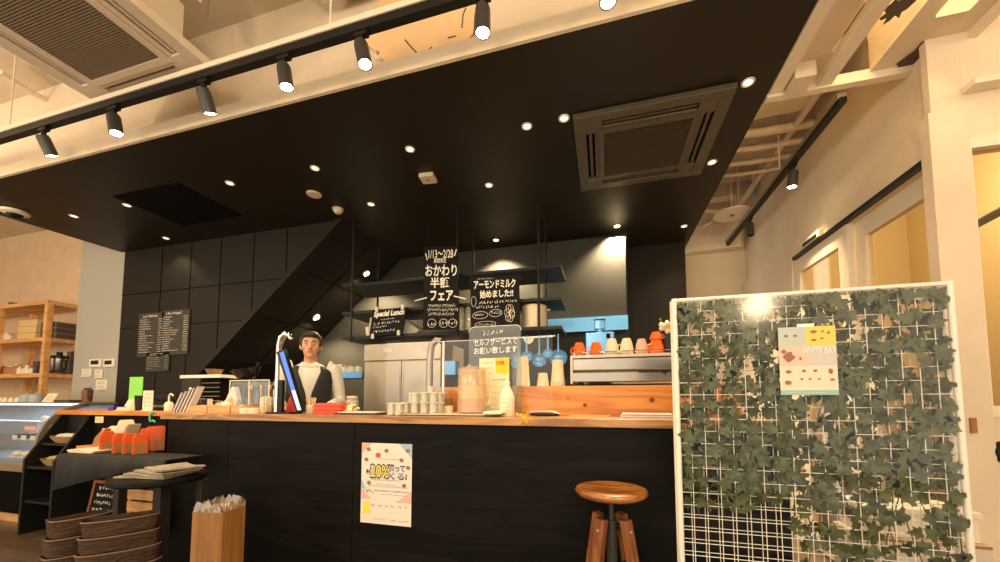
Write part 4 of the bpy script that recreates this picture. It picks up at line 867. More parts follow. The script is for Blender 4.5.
for k in range(3): tag(MB().box(-0.20,0.17,-0.10,0.12,0,0.085).build('cream_box', M['cardboard'], loc=(shx(30)+0.01*k, SF+0.16, z+0.087*k), bevel=0.004), ('lowest','middle','topmost')[k]+' of the cream boxes on the second wooden shelf', 'box', 'cream boxes on the shelf unit')
for k in range(3): 
    t2 = thing('food_tray', ('lowest','middle','topmost')[k]+' dark stacked tray at right end of second wooden shelf', 'tray', (shx(60, SF+0.2), SF+0.19, z+0.072*k), group='stacked dark trays')
    MB().rbox(-0.16,0.14,-0.12,0.12,0,0.055,0.03).build('base', M['darkpot'], t2); MB().rbox(-0.165,0.145,-0.125,0.125,0.056,0.068,0.03).build('lid', M['acgrille'], t2)
tag(MB().prism([(-0.25,0),(0.1,0),(0.14,0.05),(0.0,0.12),(-0.2,0.04)],-0.08,0.08,'y').build('paper_packet', M['towel'], loc=(shx(8), SF+0.14, z), bevel=0.01), 'crumpled pale packet left of the cream boxes', 'packet')
z = zl[2]
rn = random.Random(12)
for i, px in enumerate((1.5, 5, 9, 12.5, 16)):
    t2 = thing('preserve_jar', ['leftmost','second','third','fourth','rightmost'][i]+' amber jar in the row on the third wooden shelf', 'jar', (shx(px), SF+0.12, z), group='amber jars on the third shelf')
    h = (0.12, 0.14, 0.13, 0.12, 0.14)[i]
    MB().lathe([(0.0001,0),(0.034,0),(0.036,0.01),(0.036,h*0.75),(0.028,h*0.85)],16).build('glass', M['gold'], t2, smooth=True); MB().cyl(0.030,h*0.851,h,n=14).build('lid', M['trayw'], t2)
for i, px in enumerate((20.5, 24, 28, 32)):
    t2 = thing('spice_bottle', ['leftmost','second','third','rightmost'][i]+' small pale bottle right of the amber jars', 'bottle', (shx(px), SF+0.11, z), group='pale bottles on the third shelf')
    h = (0.13, 0.10, 0.15, 0.10)[i]
    MB().lathe([(0.0001,0),(0.026,0),(0.028,0.01),(0.028,h*0.6),(0.012,h*0.78),(0.012,h*0.86)],14).build('glass', M['lotion'], t2, smooth=True); MB().cyl(0.013,h*0.861,h,n=12).build('cap', M['stoolwood'], t2)
tag(MB().box(-0.03,0.03,-0.03,0.03,0,0.10).prism([(-0.05,0.10),(0.05,0.10),(0.06,0.17),(-0.06,0.17)],-0.03,0.03,'y').build('coffee_mill', M['darkpot'], loc=(shx(35.5), SF+0.14, z)), 'dark small coffee mill near the shelf post', 'mill')
t2 = thing('kitchen_blender', 'silver and black blender set at right end of third wooden shelf', 'blender', (shx(61, SF+0.2), SF+0.19, z))
MB().cyl(0.09,0.0,0.03,n=24).build('base', M['darkpot'], t2); MB().lathe([(0.0001,0.031),(0.07,0.031),(0.085,0.05),(0.09,0.20),(0.0001,0.2)],24).build('bowl', M['steel'], t2, smooth=True)
MB().lathe([(0.10,0.2005),(0.10,0.235),(0.03,0.25),(0.03,0.29),(0.0001,0.29)],24).build('lid', M['metalblack'], t2, smooth=True); MB().tube([(0.09,0,0.18),(0.14,0,0.17),(0.14,0,0.07),(0.09,0,0.06)],0.012,8).build('handle', M['metalblack'], t2, smooth=True)
t2 = thing('glass_flask', 'small dark flask standing behind the blender on the shelf', 'flask', (shx(72, SF+0.28), SF+0.27, z)); MB().lathe([(0.0001,0),(0.05,0),(0.055,0.03),(0.035,0.22),(0.03,0.30)],18).build('body', M['darkpot'], t2, smooth=True); MB().cyl(0.034,0.3005,0.32,n=14).build('cap', M['gold'], t2)
tag(MB().shell([(0.04,0),(0.07,0.03),(0.09,0.06)],24,0.005).build('serving_bowl', M['darkgreen'], loc=(shx(13, SF+0.16), SF+0.17, zl[0])), 'dark green bowl on top of the wooden shelf unit', 'bowl')
tag(MB().shell([(0.06,0),(0.11,0.05),(0.12,0.10)],24,0.005).build('serving_bowl', M['leafy'], loc=(shx(13, SF+0.16), SF+0.17, zl[3])), 'green bowl low on the wooden shelf above display case', 'bowl')
# --- wall controls on grey column
yw = YW-0.001
def plate(px, py, wpx, hpx, lab, name='wall_switch', screen=True, cat='switch'):
    q = P(px, py, YW); W = WX(px, YW, wpx); Hh = HH(px, YW, hpx)
    t2 = thing(name, lab, cat, (q.x, yw, q.z)); MB().box(-W/2, W/2, -0.018, 0, -Hh/2, Hh/2).build('housing', M['paper'], t2, bevel=0.003)
    if screen: MB().box(-W*0.36, W*0.28, -0.020, -0.0185, -Hh*0.2, Hh*0.3).build('display', M['metalblack'], t2)
    else:
        for s in (-1, 1): MB().box(-W*0.35, W*0.35, -0.021, -0.0185, s*Hh*0.22-Hh*0.16, s*Hh*0.22+Hh*0.16).build('rocker', M['acwhite'], t2)
plate(97, 363, 12, 8, 'left wall thermostat with dark display on the grey column', 'thermostat', cat='thermostat')
plate(110.5, 363, 11, 8, 'right wall thermostat with dark display on the grey column', 'thermostat', cat='thermostat')
plate(88, 373, 9, 8, 'white wall switch low left under the thermostats', screen=False)
plate(100, 374, 7, 9, 'narrow white wall switch directly under left thermostat', screen=False)
plate(103, 385, 11, 10, 'lower white double switch plate on the grey column', screen=False)
# --- refrigerated display case with curved glass
KX, KY0, KY1, KZ = -5.25, 2.30, 2.92, 1.17; KL = -7.6
M['cold'] = mat('cold_white', (0.22, 0.28, 0.34), 0.5); M['led'] = mat('led_strip', (1,1,1), 0.5, emit=(0.75, 0.88, 1.0), es=1.2)
M['caseframe'] = mat('case_frame', (0.42, 0.33, 0.24), 0.35, 0.6)
t = thing('display_case', 'refrigerated pastry display case with curved glass front, brightly lit inside', 'display case', (0, 0, 0))
MB().box(KL, KX, KY0+0.02, KY1, 0.10, 0.50).build('base_cabinet', M['groove'], t); MB().box(KL+0.02, KX-0.02, KY0+0.07, KY1-0.02, 0, 0.099).build('plinth', M['boxwood'], t)
MB().box(KL, KX, KY0, KY1, 0.501, 0.58).build('deck_frame', M['caseframe'], t, bevel=0.005)
MB().box(KL+0.03, KX-0.03, KY0+0.03, KY1-0.03, 0.581, 0.60).build('deck', M['cold'], t)
prof = [(KY0+0.01, 0.585), (KY0+0.0, 0.70), (KY0+0.02, 0.85), (KY0+0.07, 0.98), (KY0+0.15, 1.08), (KY0+0.26, 1.14), (KY0+0.36, KZ)]
MB().box(KL, KX, KY0+0.36, KY1, KZ-0.012, KZ).build('top', M['caseframe'], t)
MB().box(KL, KX, KY1-0.02, KY1, 0.581, KZ-0.013).build('back_panel', M['cold'], t)
n_ = len(prof); vs = [(KX-0.03, y, z) for y, z in prof]+[(KL+0.03, y, z) for y, z in prof]
vs2 = [(x, y+0.005, z+0.002) for x, y, z in vs]
MB().add(vs, [(i, i+1, n_+i+1, n_+i) for i in range(n_-1)]).build('curved_glass', M['glass'], t, smooth=True)
for x in (KX, KL+0.03):
    rim = [(y, z) for y, z in prof]+[(y+0.045 if i < 3 else y+0.03, z-(0 if i < 3 else 0.04)) for i, (y, z) in list(enumerate(prof))[::-1]]
    MB().prism(rim, x-0.03, x, 'x').prism([(KY1-0.04, 0.581), (KY1, 0.581), (KY1, KZ-0.013), (KY1-0.04, KZ-0.013)], x-0.03, x, 'x').prism([(KY0+0.33,KZ-0.035),(KY1-0.04,KZ-0.035),(KY1-0.04,KZ-0.013),(KY0+0.36,KZ-0.013)], x-0.03, x, 'x').build('side_frame', M['caseframe'], t, bevel=0.002)
    MB().prism([(y+0.03, z-0.02) for y, z in prof[1:]]+[(KY1-0.05, KZ-0.04), (KY1-0.05, 0.59), (KY0+0.05, 0.59)], x-0.02, x-0.015, 'x').build('side_glass', M['glass'], t)
for z, y0 in ((0.78, KY0+0.12), (0.96, KY0+0.2)): MB().box(KL+0.04, KX-0.04, y0, KY1-0.03, z-0.008, z).build('glass_shelf', M['frost'] if 0 else M['acrylic'], t); 
MB().box(KL+0.05, KX-0.05, KY0+0.40, KY0+0.43, KZ-0.035, KZ-0.0135).build('light_strip', M['led'], t)
MB().box(KL+0.05, KX-0.05, KY1-0.07, KY1-0.05, 0.94, 0.951).build('light_strip', M['led'], t)
lamp('display_case_light', 'AREA', ((KX+KL)/2+0.5, KY0+0.40, KZ-0.05), 2, (0.72, 0.87, 1.0), 1.4, sy=0.08)
lamp('display_case_light', 'AREA', ((KX+KL)/2+0.5, KY1-0.10, 0.93), 0.8, (0.72, 0.87, 1.0), 1.4, sy=0.05)
M['cake'] = mat('sponge_cake', (0.75, 0.60, 0.42), 0.8); M['darkcake'] = mat('dark_cake', (0.10, 0.05, 0.03), 0.6); M['tag'] = mat('white_tag', (0.6, 0.64, 0.68), 0.6)
KXi = KX-0.12
names = ['rightmost', 'second from right', 'third from right', 'fourth from right', 'fifth from right']
for i in range(5):
    x = KXi-0.15*i
    t2 = thing('cake_slice', names[i]+' dark cake box on the middle level of the display case', 'cake', (x-0.02, KY0+0.24, 0.7805), group='cakes on middle display shelf')
    MB().box(-0.045,0.045,-0.05,0.05,0,0.012).build('plate', M['tag'], t2); MB().prism([(-0.04,-0.045),(0.04,-0.045),(0.0,0.045)],0.0125,0.06,'z').build('slice', M['darkcake'], t2, bevel=0.003); MB().box(-0.04,0.04,-0.062,-0.058,0.0,0.045).build('price_tag', M['tag'], t2)
    t2 = thing('bread_roll', names[i]+' pale roll on the floor level of the display case', 'bread', (x, KY0+0.20, 0.6005), group='rolls on display floor')
    MB().box(-0.06,0.06,-0.05,0.05,0,0.01).build('tray', M['tag'], t2); MB().ball((0,0,0.035),(0.05,0.035,0.026),14,8).build('roll', M['cake'], t2, smooth=True)
    if i < 4:
        t2 = thing('pudding_cup', names[i]+' small white dessert cup on the top level of display case', 'dessert', (x-0.03, KY0+0.33, 0.9605), group='dessert cups on top display shelf')
        MB().shell([(0.025,0),(0.032,0.05)],16,0.003).build('cup', M['tag'], t2, smooth=True); MB().lathe([(0.0001,0.008),(0.027,0.008),(0.03,0.045),(0.015,0.06),(0.0001,0.065)],16).build('cream', M['cake'] if i % 2 else M['pink'], t2, smooth=True)
t2 = thing('price_card', 'red and white price card hanging inside the display case', 'card', (KXi-0.28, KY0+0.14, 0.885))
MB().box(-0.10,0.10,0,0.003,0,0.05).build('card', mat('card_red', (0.85, 0.25, 0.2), 0.6), t2); MB().box(-0.08,0.08,-0.002,-0.0003,0.012,0.03).build('white_band', M['tag'], t2)
MB().box(-0.10,-0.09,0.0035,0.09,0,0.074).box(0.09,0.10,0.0035,0.09,0,0.074).build('bracket', M['acrylic'], t2)
# on top of the display case
zk = KZ+0.0005; yk = KY0+0.45
for i, px in enumerate((1, 6, 12, 18)):
    t2 = thing('tea_cup', ['leftmost','second','third','rightmost'][i]+' upturned white cup on top of the display case', 'cup', (P(px, 400, yk).x, yk, zk), group='white cups on the display case')
    MB().shell([(0.032,0),(0.030,0.03),(0.018,0.055)],18,0.003).build('body', M['whitecup'], t2, smooth=True); MB().tube([(0.03,0,0.04),(0.05,-0.01,0.035),(0.045,-0.01,0.012),(0.03,0,0.012)],0.0035,6).build('handle', M['whitecup'], t2, smooth=True)
M['greyenamel'] = mat('grey_enamel', (0.42, 0.45, 0.50), 0.4)
for i, px in enumerate((27, 36)):
    t2 = thing('grey_canister', ('left','right')[i]+' grey enamel canister on top of the display case', 'canister', (P(px, 400, yk).x, yk, zk), group='grey canisters on the case')
    MB().lathe([(0.0001,0),(0.055,0),(0.058,0.008),(0.058,0.075)],24).build('body', M['greyenamel'], t2, smooth=True); MB().lathe([(0.06,0.0755),(0.06,0.085),(0.01,0.095),(0.01,0.105),(0.0001,0.107)],24).build('lid', M['greyenamel'], t2, smooth=True)
t2 = thing('menu_card', 'slanted cream menu card on top of display case', 'menu', (P(54, 398, yk).x, yk-0.05, zk)); MB().prism([(-0.11,0),(0.09,0),(0.13,0.10),(-0.04,0.10)],0,0.004,'y',m=Matrix.Rotation(R(-12),4,'X')).build('card', M['lotion'], t2)
g = MB(); [scribble(g, -0.05+0.02*k*0.5, 0.08, 0.02+0.02*k, 0.01, -0.001, k+70) for k in range(3)]; g.v = [tuple(Matrix.Rotation(R(-12),4,'X') @ Vector(v)) for v in g.v]; g.build('writing', M['ink'], t2)
MB().box(-0.1,0.1,0.02,0.05,0,0.004).build('foot', M['lotion'], t2)
tag(MB().rbox(-0.12,0.12,-0.08,0.08,0,0.025,0.02).build('dark_tray', M['darkpot'], loc=(P(70, 398, yk).x, yk, zk)), 'flat dark tray between the menu card and coffee bag', 'tray')
M['bagprint'] = mat('bag_print', (0.20, 0.08, 0.045), 0.4, vary=0.8, vs=30)
yk2 = KY0+0.5; t2 = thing('coffee_bag', 'standing brown printed coffee bag at right end of display case', 'bag', (P(87, 398, yk2).x, yk2, zk))
MB().prism([(-0.045,0),(0.045,0),(0.055,0.14),(-0.055,0.14)],-0.03,0.03,'y').build('bag', M['bagprint'], t2, bevel=0.012); MB().box(-0.057,0.057,-0.004,0.004,0.135,0.16).build('sealed_top', M['darkpot'], t2)
# --- register counter between the case and the bar
RY0, RY1 = 2.30, 2.64; rX0, rX1 = KX+0.02, CL-0.03; rz = P(110, 409, RY0).z-0.0
RZ = 1.10
rb = P(86, 416, 2.36).x
t = thing('register_counter', 'lower register counter with orange wood top left of the bar', 'counter', (0, 0, 0))
MB().box(rX0+0.25, rX1, RY0, RY1, RZ-0.04, RZ).build('countertop', M['orangewood'], t, bevel=0.003); MB().box(rb+0.032, rX1-0.02, 2.40, RY1-0.02, 0, RZ-0.041).build('body', M['blackwood'], t)
# black slanted display rack
t = thing('display_rack', 'black slanted side display rack holding bread baskets', 'rack', (0, 0, 0))
ra = P(60, 418, 2.38).x; rb = P(86, 416, 2.36).x
for x in (ra, rb): MB().prism([(2.16, 0.0), (2.42, 0.0), (2.42, RZ-0.045), (2.38, RZ-0.045), (2.16, 0.66)], x, x+0.03, 'x').build('side_panel', M['metalblack'], t)
for z, y0 in ((0.80, 2.25), (0.60, 2.17), (0.30, 2.17)): MB().box(ra+0.031, rb-0.001, y0, 2.41, z-0.02, z).build('shelf', M['metalblack'], t)
MB().box(ra, rb+0.03, 2.4205, 2.43, 0.0, RZ-0.045).build('back_panel', M['metalblack'], t)
M['basket'] = mat('wicker', (0.40, 0.26, 0.12), 0.8, bump=0.8, bs=70); M['bun'] = mat('bun', (0.55, 0.35, 0.18), 0.7)
for i, (x, y, z, l) in enumerate((((ra+rb)/2+0.02, 2.34, 0.8005, 'oval wicker basket of pale bread on upper rack shelf'), ((ra+rb)/2+0.02, 2.29, 0.6005, 'oval wicker basket of bread on lower rack shelf'))):
    t2 = thing('bread_basket', l, 'basket', (x, y, z)); MB().shell([(0.09,0),(0.12,0.03),(0.14,0.06)],24,0.006,m=Matrix.Diagonal((1.3,0.7,1,1))).build('basket', M['basket'], t2, smooth=True)
    for k in range(5): MB().ball((-0.09+0.045*k, 0.01*(k%2), 0.055+0.006*(k%2)),(0.032,0.04,0.024),12,7).build('bread', M['towel'] if i == 0 else M['bun'], t2, smooth=True)
# goods shelf with orange packs
t = thing('goods_stand', 'dark goods stand with small wood shelf left of the bar', 'stand', (0, 0, 0))
GY = 1.78; gA, gB = P(76, 450, 2.0).x, CL-0.03
gz = 0.80
MB().box(P(76, 450, 1.95).x, P(104, 450, 1.95).x+0.1, 1.95, 2.12, P(90, 452, 1.95).z, P(90, 446.5, 1.95).z).build('wood_shelf', M['orangewood'], t)
z0 = 0.815
MB().box(P(76, 450, 1.95).x+0.03, CL-0.05, 2.125, 2.15, 0.0, 0.96).build('back_panel', M['metalblack'], t)
MB().box(P(66, 463, 1.72).x+0.05, CL-0.08, 1.74, 2.12, z0-0.03, z0).build('tray', M['metalblack'], t)
for x in (P(66, 463, 1.72).x+0.12, CL-0.2): MB().box(x, x+0.04, 2.08, 2.12, 0, z0-0.031).build('leg', M['metalblack'], t)
# dark cloth draped over the front of the stand
M['cloth'] = mat('grey_cloth', (0.022, 0.022, 0.020), 0.95, bump=0.4, bs=90)
pA, pB = P(52, 464, 1.70), P(160, 463, 1.70)
vs = []; NX = 24
for i in range(NX+1):
    u = i/NX; x = pA.x+(pB.x-pA.x)*u; wv = 0.006*math.sin(u*19)+0.004*math.sin(u*47)
    for (y, z) in ((1.965, z0+0.004), (1.735, z0+0.004), (1.722+wv, z0-0.02), (1.715+wv*1.6, min(z0-0.03, P(52+108*u, 490-26*u, 1.715).z))): vs.append((x, y, z))
fs = [(i*4+k, (i+1)*4+k, (i+1)*4+k+1, i*4+k+1) for i in range(NX) for k in range(3)]
o = MB().add(vs, fs).build('stand_cloth', M['cloth'], smooth=True); sm = o.modifiers.new('solid', 'SOLIDIFY'); sm.thickness = 0.003; sm.offset = 1
tag(o, 'charcoal cloth draped over the front of goods stand', 'cloth')
M['orangepack'] = mat('orange_pack', (0.75, 0.10, 0.010), 0.35); M['kraft'] = mat('kraft', (0.36, 0.15, 0.05), 0.6); M['sand'] = mat('sand_bag', (0.72, 0.58, 0.42), 0.7)
def pack(px, py, Y, w, h, lab, lean=0.0, first=[None], z=None, rz=0):
    x = P(px, py, Y).x; zb = (z0+0.009) if z is None else z
    if first[0] is None:
        t2 = thing('snack_pack', lab, 'packet', (x, Y, zb), rz=rz, group='orange packets on the goods stand')
        MB().prism([(-0.5,0),(0.5,0),(0.5,0.52),(-0.5,0.52)],-0.22,0.22,'y').build('window', M['kraft'], t2, bevel=0.05)
        MB().prism([(-0.5,0.521),(0.5,0.521),(0.5,0.80),(0.35,1.0),(-0.35,1.0),(-0.5,0.80)],-0.2,0.16,'y').build('orange_top', M['orangepack'], t2, bevel=0.03)
        MB().prism([(-0.5,0.0),(-0.3,0.0),(-0.3,0.51),(-0.5,0.515)],-0.24,-0.221,'y').build('orange_side', M['orangepack'], t2); MB().prism([(0.38,0.0),(0.5,0.0),(0.5,0.515),(0.38,0.51)],-0.24,-0.221,'y').build('orange_side', M['orangepack'], t2)
        first[0] = t2; t2.scale = (w, 0.055, h); return
    dup(first[0], (x, Y, zb), rz=rz, label=lab, scale=(w, 0.055, h))
nm = ['front row, leftmost', 'front row, second from left', 'front row, third from left', 'front row, rightmost']
for i, px in enumerate((106, 119, 129, 139)): pack(px, 460, 1.86, 0.078, 0.140+0.01*(i == 0), 'orange topped snack packet, '+nm[i], rz=1.25)
for i, (px, h) in enumerate(((146, 0.16), (152, 0.175), (158, 0.18))): pack(px, 450, 2.03, 0.085, h, 'orange snack packet, taller back row, '+('left', 'middle', 'right')[i], rz=1.1)
tag(MB().prism([(-0.11,0),(0.10,0),(0.08,0.07),(0.12,0.16),(0.06,0.12),(0.02,0.19),(-0.02,0.11),(-0.07,0.14),(-0.11,0.12)],-0.05,0.05,'y').build('paper_sack', M['sand'], loc=(P(124, 430, 2.06).x, 2.06, P(124, 441, 2.06).z-0.02), bevel=0.012), 'crumpled pale paper sack behind the orange packets', 'sack')
MB().box(-0.2,0.2,-0.04,0.06,-0.02,0).build('sack_shelf', M['metalblack'], t, loc=(P(124, 430, 2.06).x, 2.06, P(124, 441, 2.06).z-0.021))
t2 = thing('dried_leaf_pack', 'brown pointed packet leaning at left of the orange packets', 'packet', (P(98, 460, 1.9).x, 1.9, z0+0.009)); MB().prism([(-0.06,0),(0.03,0),(0.09,0.16),(0.07,0.17),(-0.02,0.10)],-0.02,0.02,'y').build('packet', M['kraft'], t2, bevel=0.008); MB().prism([(0.05,0.10),(0.09,0.16),(0.07,0.17)],-0.024,-0.0205,'y').build('label', M['boxwood'], t2)
tag(MB().prism([(-0.12,0),(0.12,0),(0.14,0.02),(-0.02,0.035),(-0.15,0.02)],-0.07,0.07,'y').build('napkin_pile', M['sand'], loc=(P(88, 466, 1.82).x, 1.84, z0+0.009), bevel=0.006), 'pale folded napkins left on the goods stand', 'napkins')
# price tag hanging at register counter and green ribbon
q = P(98.5, 420, RY0-0.01); t2 = thing('price_tag', 'small cream price tag hanging under the register countertop', 'tag', (q.x, RY0-0.006, q.z)); W = WX(98, RY0, 8)
MB().box(-W/2,W/2,0,0.003,-0.025,0.03).build('card', M['lotion'], t2); g = MB(); [scribble(g, -W*0.4, W*0.35, -0.015+0.014*k, 0.008, -0.001, k) for k in range(3)]; g.build('print', M['ink'], t2)
M['green'] = mat('green_ribbon', (0.12, 0.62, 0.30), 0.5); q = P(152, 418, RY0-0.02)
tag(MB().tube([(-0.0,0,0.05),(-0.03,0,0.04),(-0.04,0,0.0),(-0.03,0,-0.03),(0.0,0,-0.02),(0.03,0,-0.035)],0.008,8).build('green_ribbon', M['green'], loc=(q.x, RY0-0.012, q.z), smooth=True), 'green looped ribbon tape at the register counter edge', 'ribbon')
# things on the register counter
ry = RY0+0.12; M['purple'] = mat('purple_pack', (0.07, 0.03, 0.62), 0.5); M['limegreen'] = mat('lime_sign', (0.28, 0.78, 0.12), 0.5)
def rx(px, Y=ry): return P(px, 405, Y).x
tag(MB().prism([(-0.06,0),(0.06,0),(0.09,0.035),(-0.02,0.035)],-0.04,0.04,'y').build('purple_packet', M['purple'], loc=(rx(117), ry, RZ), bevel=0.004), 'small bright purple packet on the register counter', 'packet')
t2 = thing('price_card', 'row of low cream price cards beside the purple packet', 'card', (rx(127), ry-0.04, RZ)); MB().box(-0.10,0.10,0,0.004,0,0.03).build('card', M['lotion'], t2); MB().box(-0.1,0.1,0.0045,0.03,0,0.003).build('foot', M['lotion'], t2)
Y2 = RY0+0.20; t2 = thing('green_sign', 'bright lime green standing sign on the register counter', 'sign', (rx(134.5, Y2), Y2, RZ)); W = WX(134, Y2, 13); h = P(134, 377, Y2).z-RZ
MB().box(-W/2,W/2,0,0.006,0,h).build('card', M['limegreen'], t2); MB().box(-W/2,W/2,-0.03,0.05,-0.0,0.004).build('foot', M['acryledge'], t2); g = MB(); scribble(g,-W*0.3,W*0.3,h*0.82,0.018,-0.001,4); scribble(g,-W*0.3,W*0.3,h*0.35,0.012,-0.001,5); scribble(g,-W*0.3,W*0.3,h*0.2,0.012,-0.001,6); g.build('print', M['paper'], t2)
t2 = thing('blue_card', 'small pale blue card right of the green sign', 'card', (rx(146, Y2), Y2, RZ+0.0)); W = WX(146, Y2, 7); MB().box(-W/2,W/2,0,0.004,0.09,0.17).build('card', mat('pale_blue', (0.6, 0.75, 0.9), 0.6), t2); MB().box(-0.006,0.006,0.005,0.012,0,0.17).box(-0.04,0.04,-0.02,0.04,-0.0,0.004).build('stand', M['acryledge'], t2)
t2 = thing('paper_cone', 'pale cone shaped paper holder before the green sign', 'cone', (rx(130, ry+0.06), ry+0.08, RZ)); MB().lathe([(0.0001,0),(0.07,0),(0.035,0.09),(0.0001,0.09)],18).build('cone', M['lotion'], t2, smooth=True); MB().lathe([(0.036,0.0902),(0.03,0.1),(0.0001,0.1)],18).build('cap', M['paper'], t2)
Y3 = ry+0.05; t2 = thing('black_cup', 'black tapered holder right of green sign', 'holder', (rx(140.5, Y3), Y3, RZ)); MB().shell([(0.035,0),(0.045,0.13)],20,0.004).build('cup', M['metalblack'], t2, smooth=True); MB().lathe([(0.046,0.1302),(0.048,0.136)],20).build('rim', M['metalblack'], t2)
t2 = thing('menu_card', 'tall narrow cream card with print beside the black holder', 'menu', (rx(150, ry), ry-0.02, RZ)); W = WX(150, ry, 10); h = HH(150, ry, 20); MB().box(-W/2,W/2,0,0.004,0,h).build('card', M['lotion'], t2); MB().box(-W/2,W/2,-0.02,0.03,-0.0,0.003).build('foot', M['acryledge'], t2); g = MB(); [scribble(g,-W*0.35,W*0.35,h*(0.2+0.2*k),0.013,-0.001,k+30) for k in range(4)]; g.build('print', M['ink'], t2)
t2 = thing('cash_register', 'low dark cash register behind the cream card', 'register', (rx(161, Y2), Y2+0.02, RZ)); MB().box(-0.17,0.17,-0.05,0.10,0,0.09).prism([(-0.15,0.0905),(0.15,0.0905),(0.15,0.14),(-0.15,0.14)],0.0,0.09,'y').build('body', M['metalblack'], t2, bevel=0.006); MB().box(-0.15,0.15,-0.054,-0.0505,0.03,0.05).build('drawer_front', M['steelr'], t2)
Y4 = ry; t2 = thing('dispenser', 'white hooked dispenser with cream cup by the register', 'dispenser', (rx(169, Y4), Y4, RZ)); MB().lathe([(0.0001,0),(0.03,0),(0.034,0.06),(0.02,0.08),(0.0001,0.08)],18).build('cup', M['lotion'], t2, smooth=True); MB().tube([(-0.005,0,0.08),(-0.005,0,0.13),(0.01,0,0.15),(0.035,0,0.145),(0.04,0,0.13)],0.007,8).build('hook', M['paper'], t2, smooth=True)
# leaning menu books
M['menubrown'] = mat('menu_brown', (0.14, 0.07, 0.05), 0.5)
for k in range(5):
    xk = P(174, 412, 2.16).x+0.034*k; hk = 0.155+0.012*k; t2 = thing('menu_book', ['leftmost','second','third','fourth','rightmost'][k]+' of the leaning brown menu books at left end of the bar', 'menu', (xk, 2.14, ZC), group='leaning menu books')
    MB().prism([(0,0),(0.010,0),(0.010+hk*0.55,hk),(hk*0.55,hk)],0,0.05,'y').build('cover', M['menubrown'], t2); MB().prism([(0.0105,0.0),(0.021,0.0),(0.021+hk*0.53,hk*0.98),(0.0105+hk*0.55,hk*0.98)],0.001,0.05,'y').build('pages', M['paperstack'], t2)
t2 = thing('white_scoop', 'white curved scoop handle leaning on the menu books', 'scoop', (P(188, 410, 2.3).x, 2.32, ZC)); MB().tube([(0.03,0,0.006),(0.03,0,0.13),(0.015,0,0.18),(-0.02,0,0.19)],[0.016,0.014,0.014,0.01],10).build('handle', M['paper'], t2, smooth=True); MB().cyl(0.03,0,0.005,(0.03,0,0),16).build('foot', M['paper'], t2)
# wooden boxes along the counter
def cx(px, Y=2.15): return P(px, 410, Y).x
for i, (a, b, l) in enumerate(((184, 208, 'left open light wooden box on the bar top'), (208.5, 231, 'middle open light wooden box on the bar top'), (231.5, 243, 'small right light wooden box on the bar top'))):
    x0_, x1_ = cx(a), cx(b); t2 = thing('wooden_box', l, 'box', ((x0_+x1_)/2, 2.15, ZC), group='light wooden boxes on the bar'); w = (x1_-x0_)/2-0.004; h = 0.055
    MB().box(-w,w,0,0.16,0,0.006).build('bottom', M['boxwood'], t2)
    MB().box(-w,w,-0.008,-0.0005,0,h).build('front_wall', M['boxwood'], t2); MB().box(-w,w,0.1605,0.168,0,h).build('rear_wall', M['boxwood'], t2)
    for s in (-1, 1): MB().box(s*w-0.004 if s < 0 else w-0.004, -w+0.004 if s < 0 else w+0.004, 0, 0.16, 0.0065, h).build('side_wall', M['boxwood'], t2)
    rn = random.Random(i); 
    for k in range(6 if i < 2 else 3):
        c = (rn.uniform(-w*0.6, w*0.6), rn.uniform(0.03, 0.13), 0.04+rn.uniform(0, 0.012)); mm = Matrix.Translation(c) @ Euler((rn.uniform(-.3, .3), rn.uniform(-.3, .3), rn.uniform(0, 3))).to_matrix().to_4x4()
        MB().rbox(-0.035,0.035,-0.012,0.012,-0.004,0.004,0.004,3,mm).build('wrapped_item', M['towel'], t2)
Y5 = 2.38; M['plum'] = mat('plum_box', (0.07, 0.025, 0.03), 0.45)
t2 = thing('tissue_holder', 'dark plum square holder behind the wooden boxes', 'holder', (cx(199, Y5), Y5, ZC)); MB().box(-0.075,0.075,-0.04,0.04,0,0.105).build('body', M['plum'], t2, bevel=0.006); MB().box(-0.05,0.05,-0.015,0.015,0.1055,0.108).build('slot', M['paper'], t2)
tag(MB().prism([(-0.015,0),(0.012,0),(0.004,0.105),(-0.014,0.105)],-0.015,0.015,'y').build('cream_card', M['lotion'], loc=(cx(210, 2.36), 2.36, ZC)), 'narrow cream card right of the dark plum holder', 'card')
t2 = thing('wrapped_bundle', 'white plastic wrapped bundle behind the middle wooden box', 'bundle', (cx(221, 2.4), 2.40, ZC)); MB().ball((0,0,0.045),(0.07,0.04,0.045),16,8).build('wrap', M['frost'], t2, smooth=True); MB().ball((0,0,0.04),(0.055,0.03,0.032),14,7).build('contents', M['paperstack'], t2, smooth=True)
# rear microwave stack: grey cabinet + white tray + bowl
Y6 = 2.72; 
KT = 1.0
t2 = thing('oven_cart', 'dark service cart under the toaster oven behind the bar', 'cart', (cx(200, Y6), Y6+0.0, 0)); MB().box(-0.40,0.34,-0.05,0.28,RZ-0.06,RZ-0.02).build('top', M['metalblack'], t2)
for x in (-0.36, 0.30):
    for y in (-0.02, 0.25): MB().box(x-0.015,x+0.015,y-0.015,y+0.015,0,RZ-0.061).build('leg', M['metalblack'], t2)
zO = RZ-0.0195; q0, q1 = cx(180, Y6), cx(218, Y6); ztop = P(200, 378, Y6).z
t2 = thing('toaster_oven', 'grey toaster oven with stacked metal grids, white board on top', 'oven', ((q0+q1)/2, Y6, zO)); w = (q1-q0)/2; h = ztop-zO
MB().box(-w,w*0.0,0,0.24,0,h).build('body', M['greyenamel'] if 0 else M['charcoal'], t2, bevel=0.006); MB().box(w*0.001,w,0.02,0.24,0,h).build('chamber', M['groove'], t2)
for k in range(6): MB().tube([(w*0.02,0.012,h*(0.2+0.13*k)),(w*0.96,0.012,h*(0.2+0.13*k))],0.004,6).build('grid_bar', M['steelr'], t2)
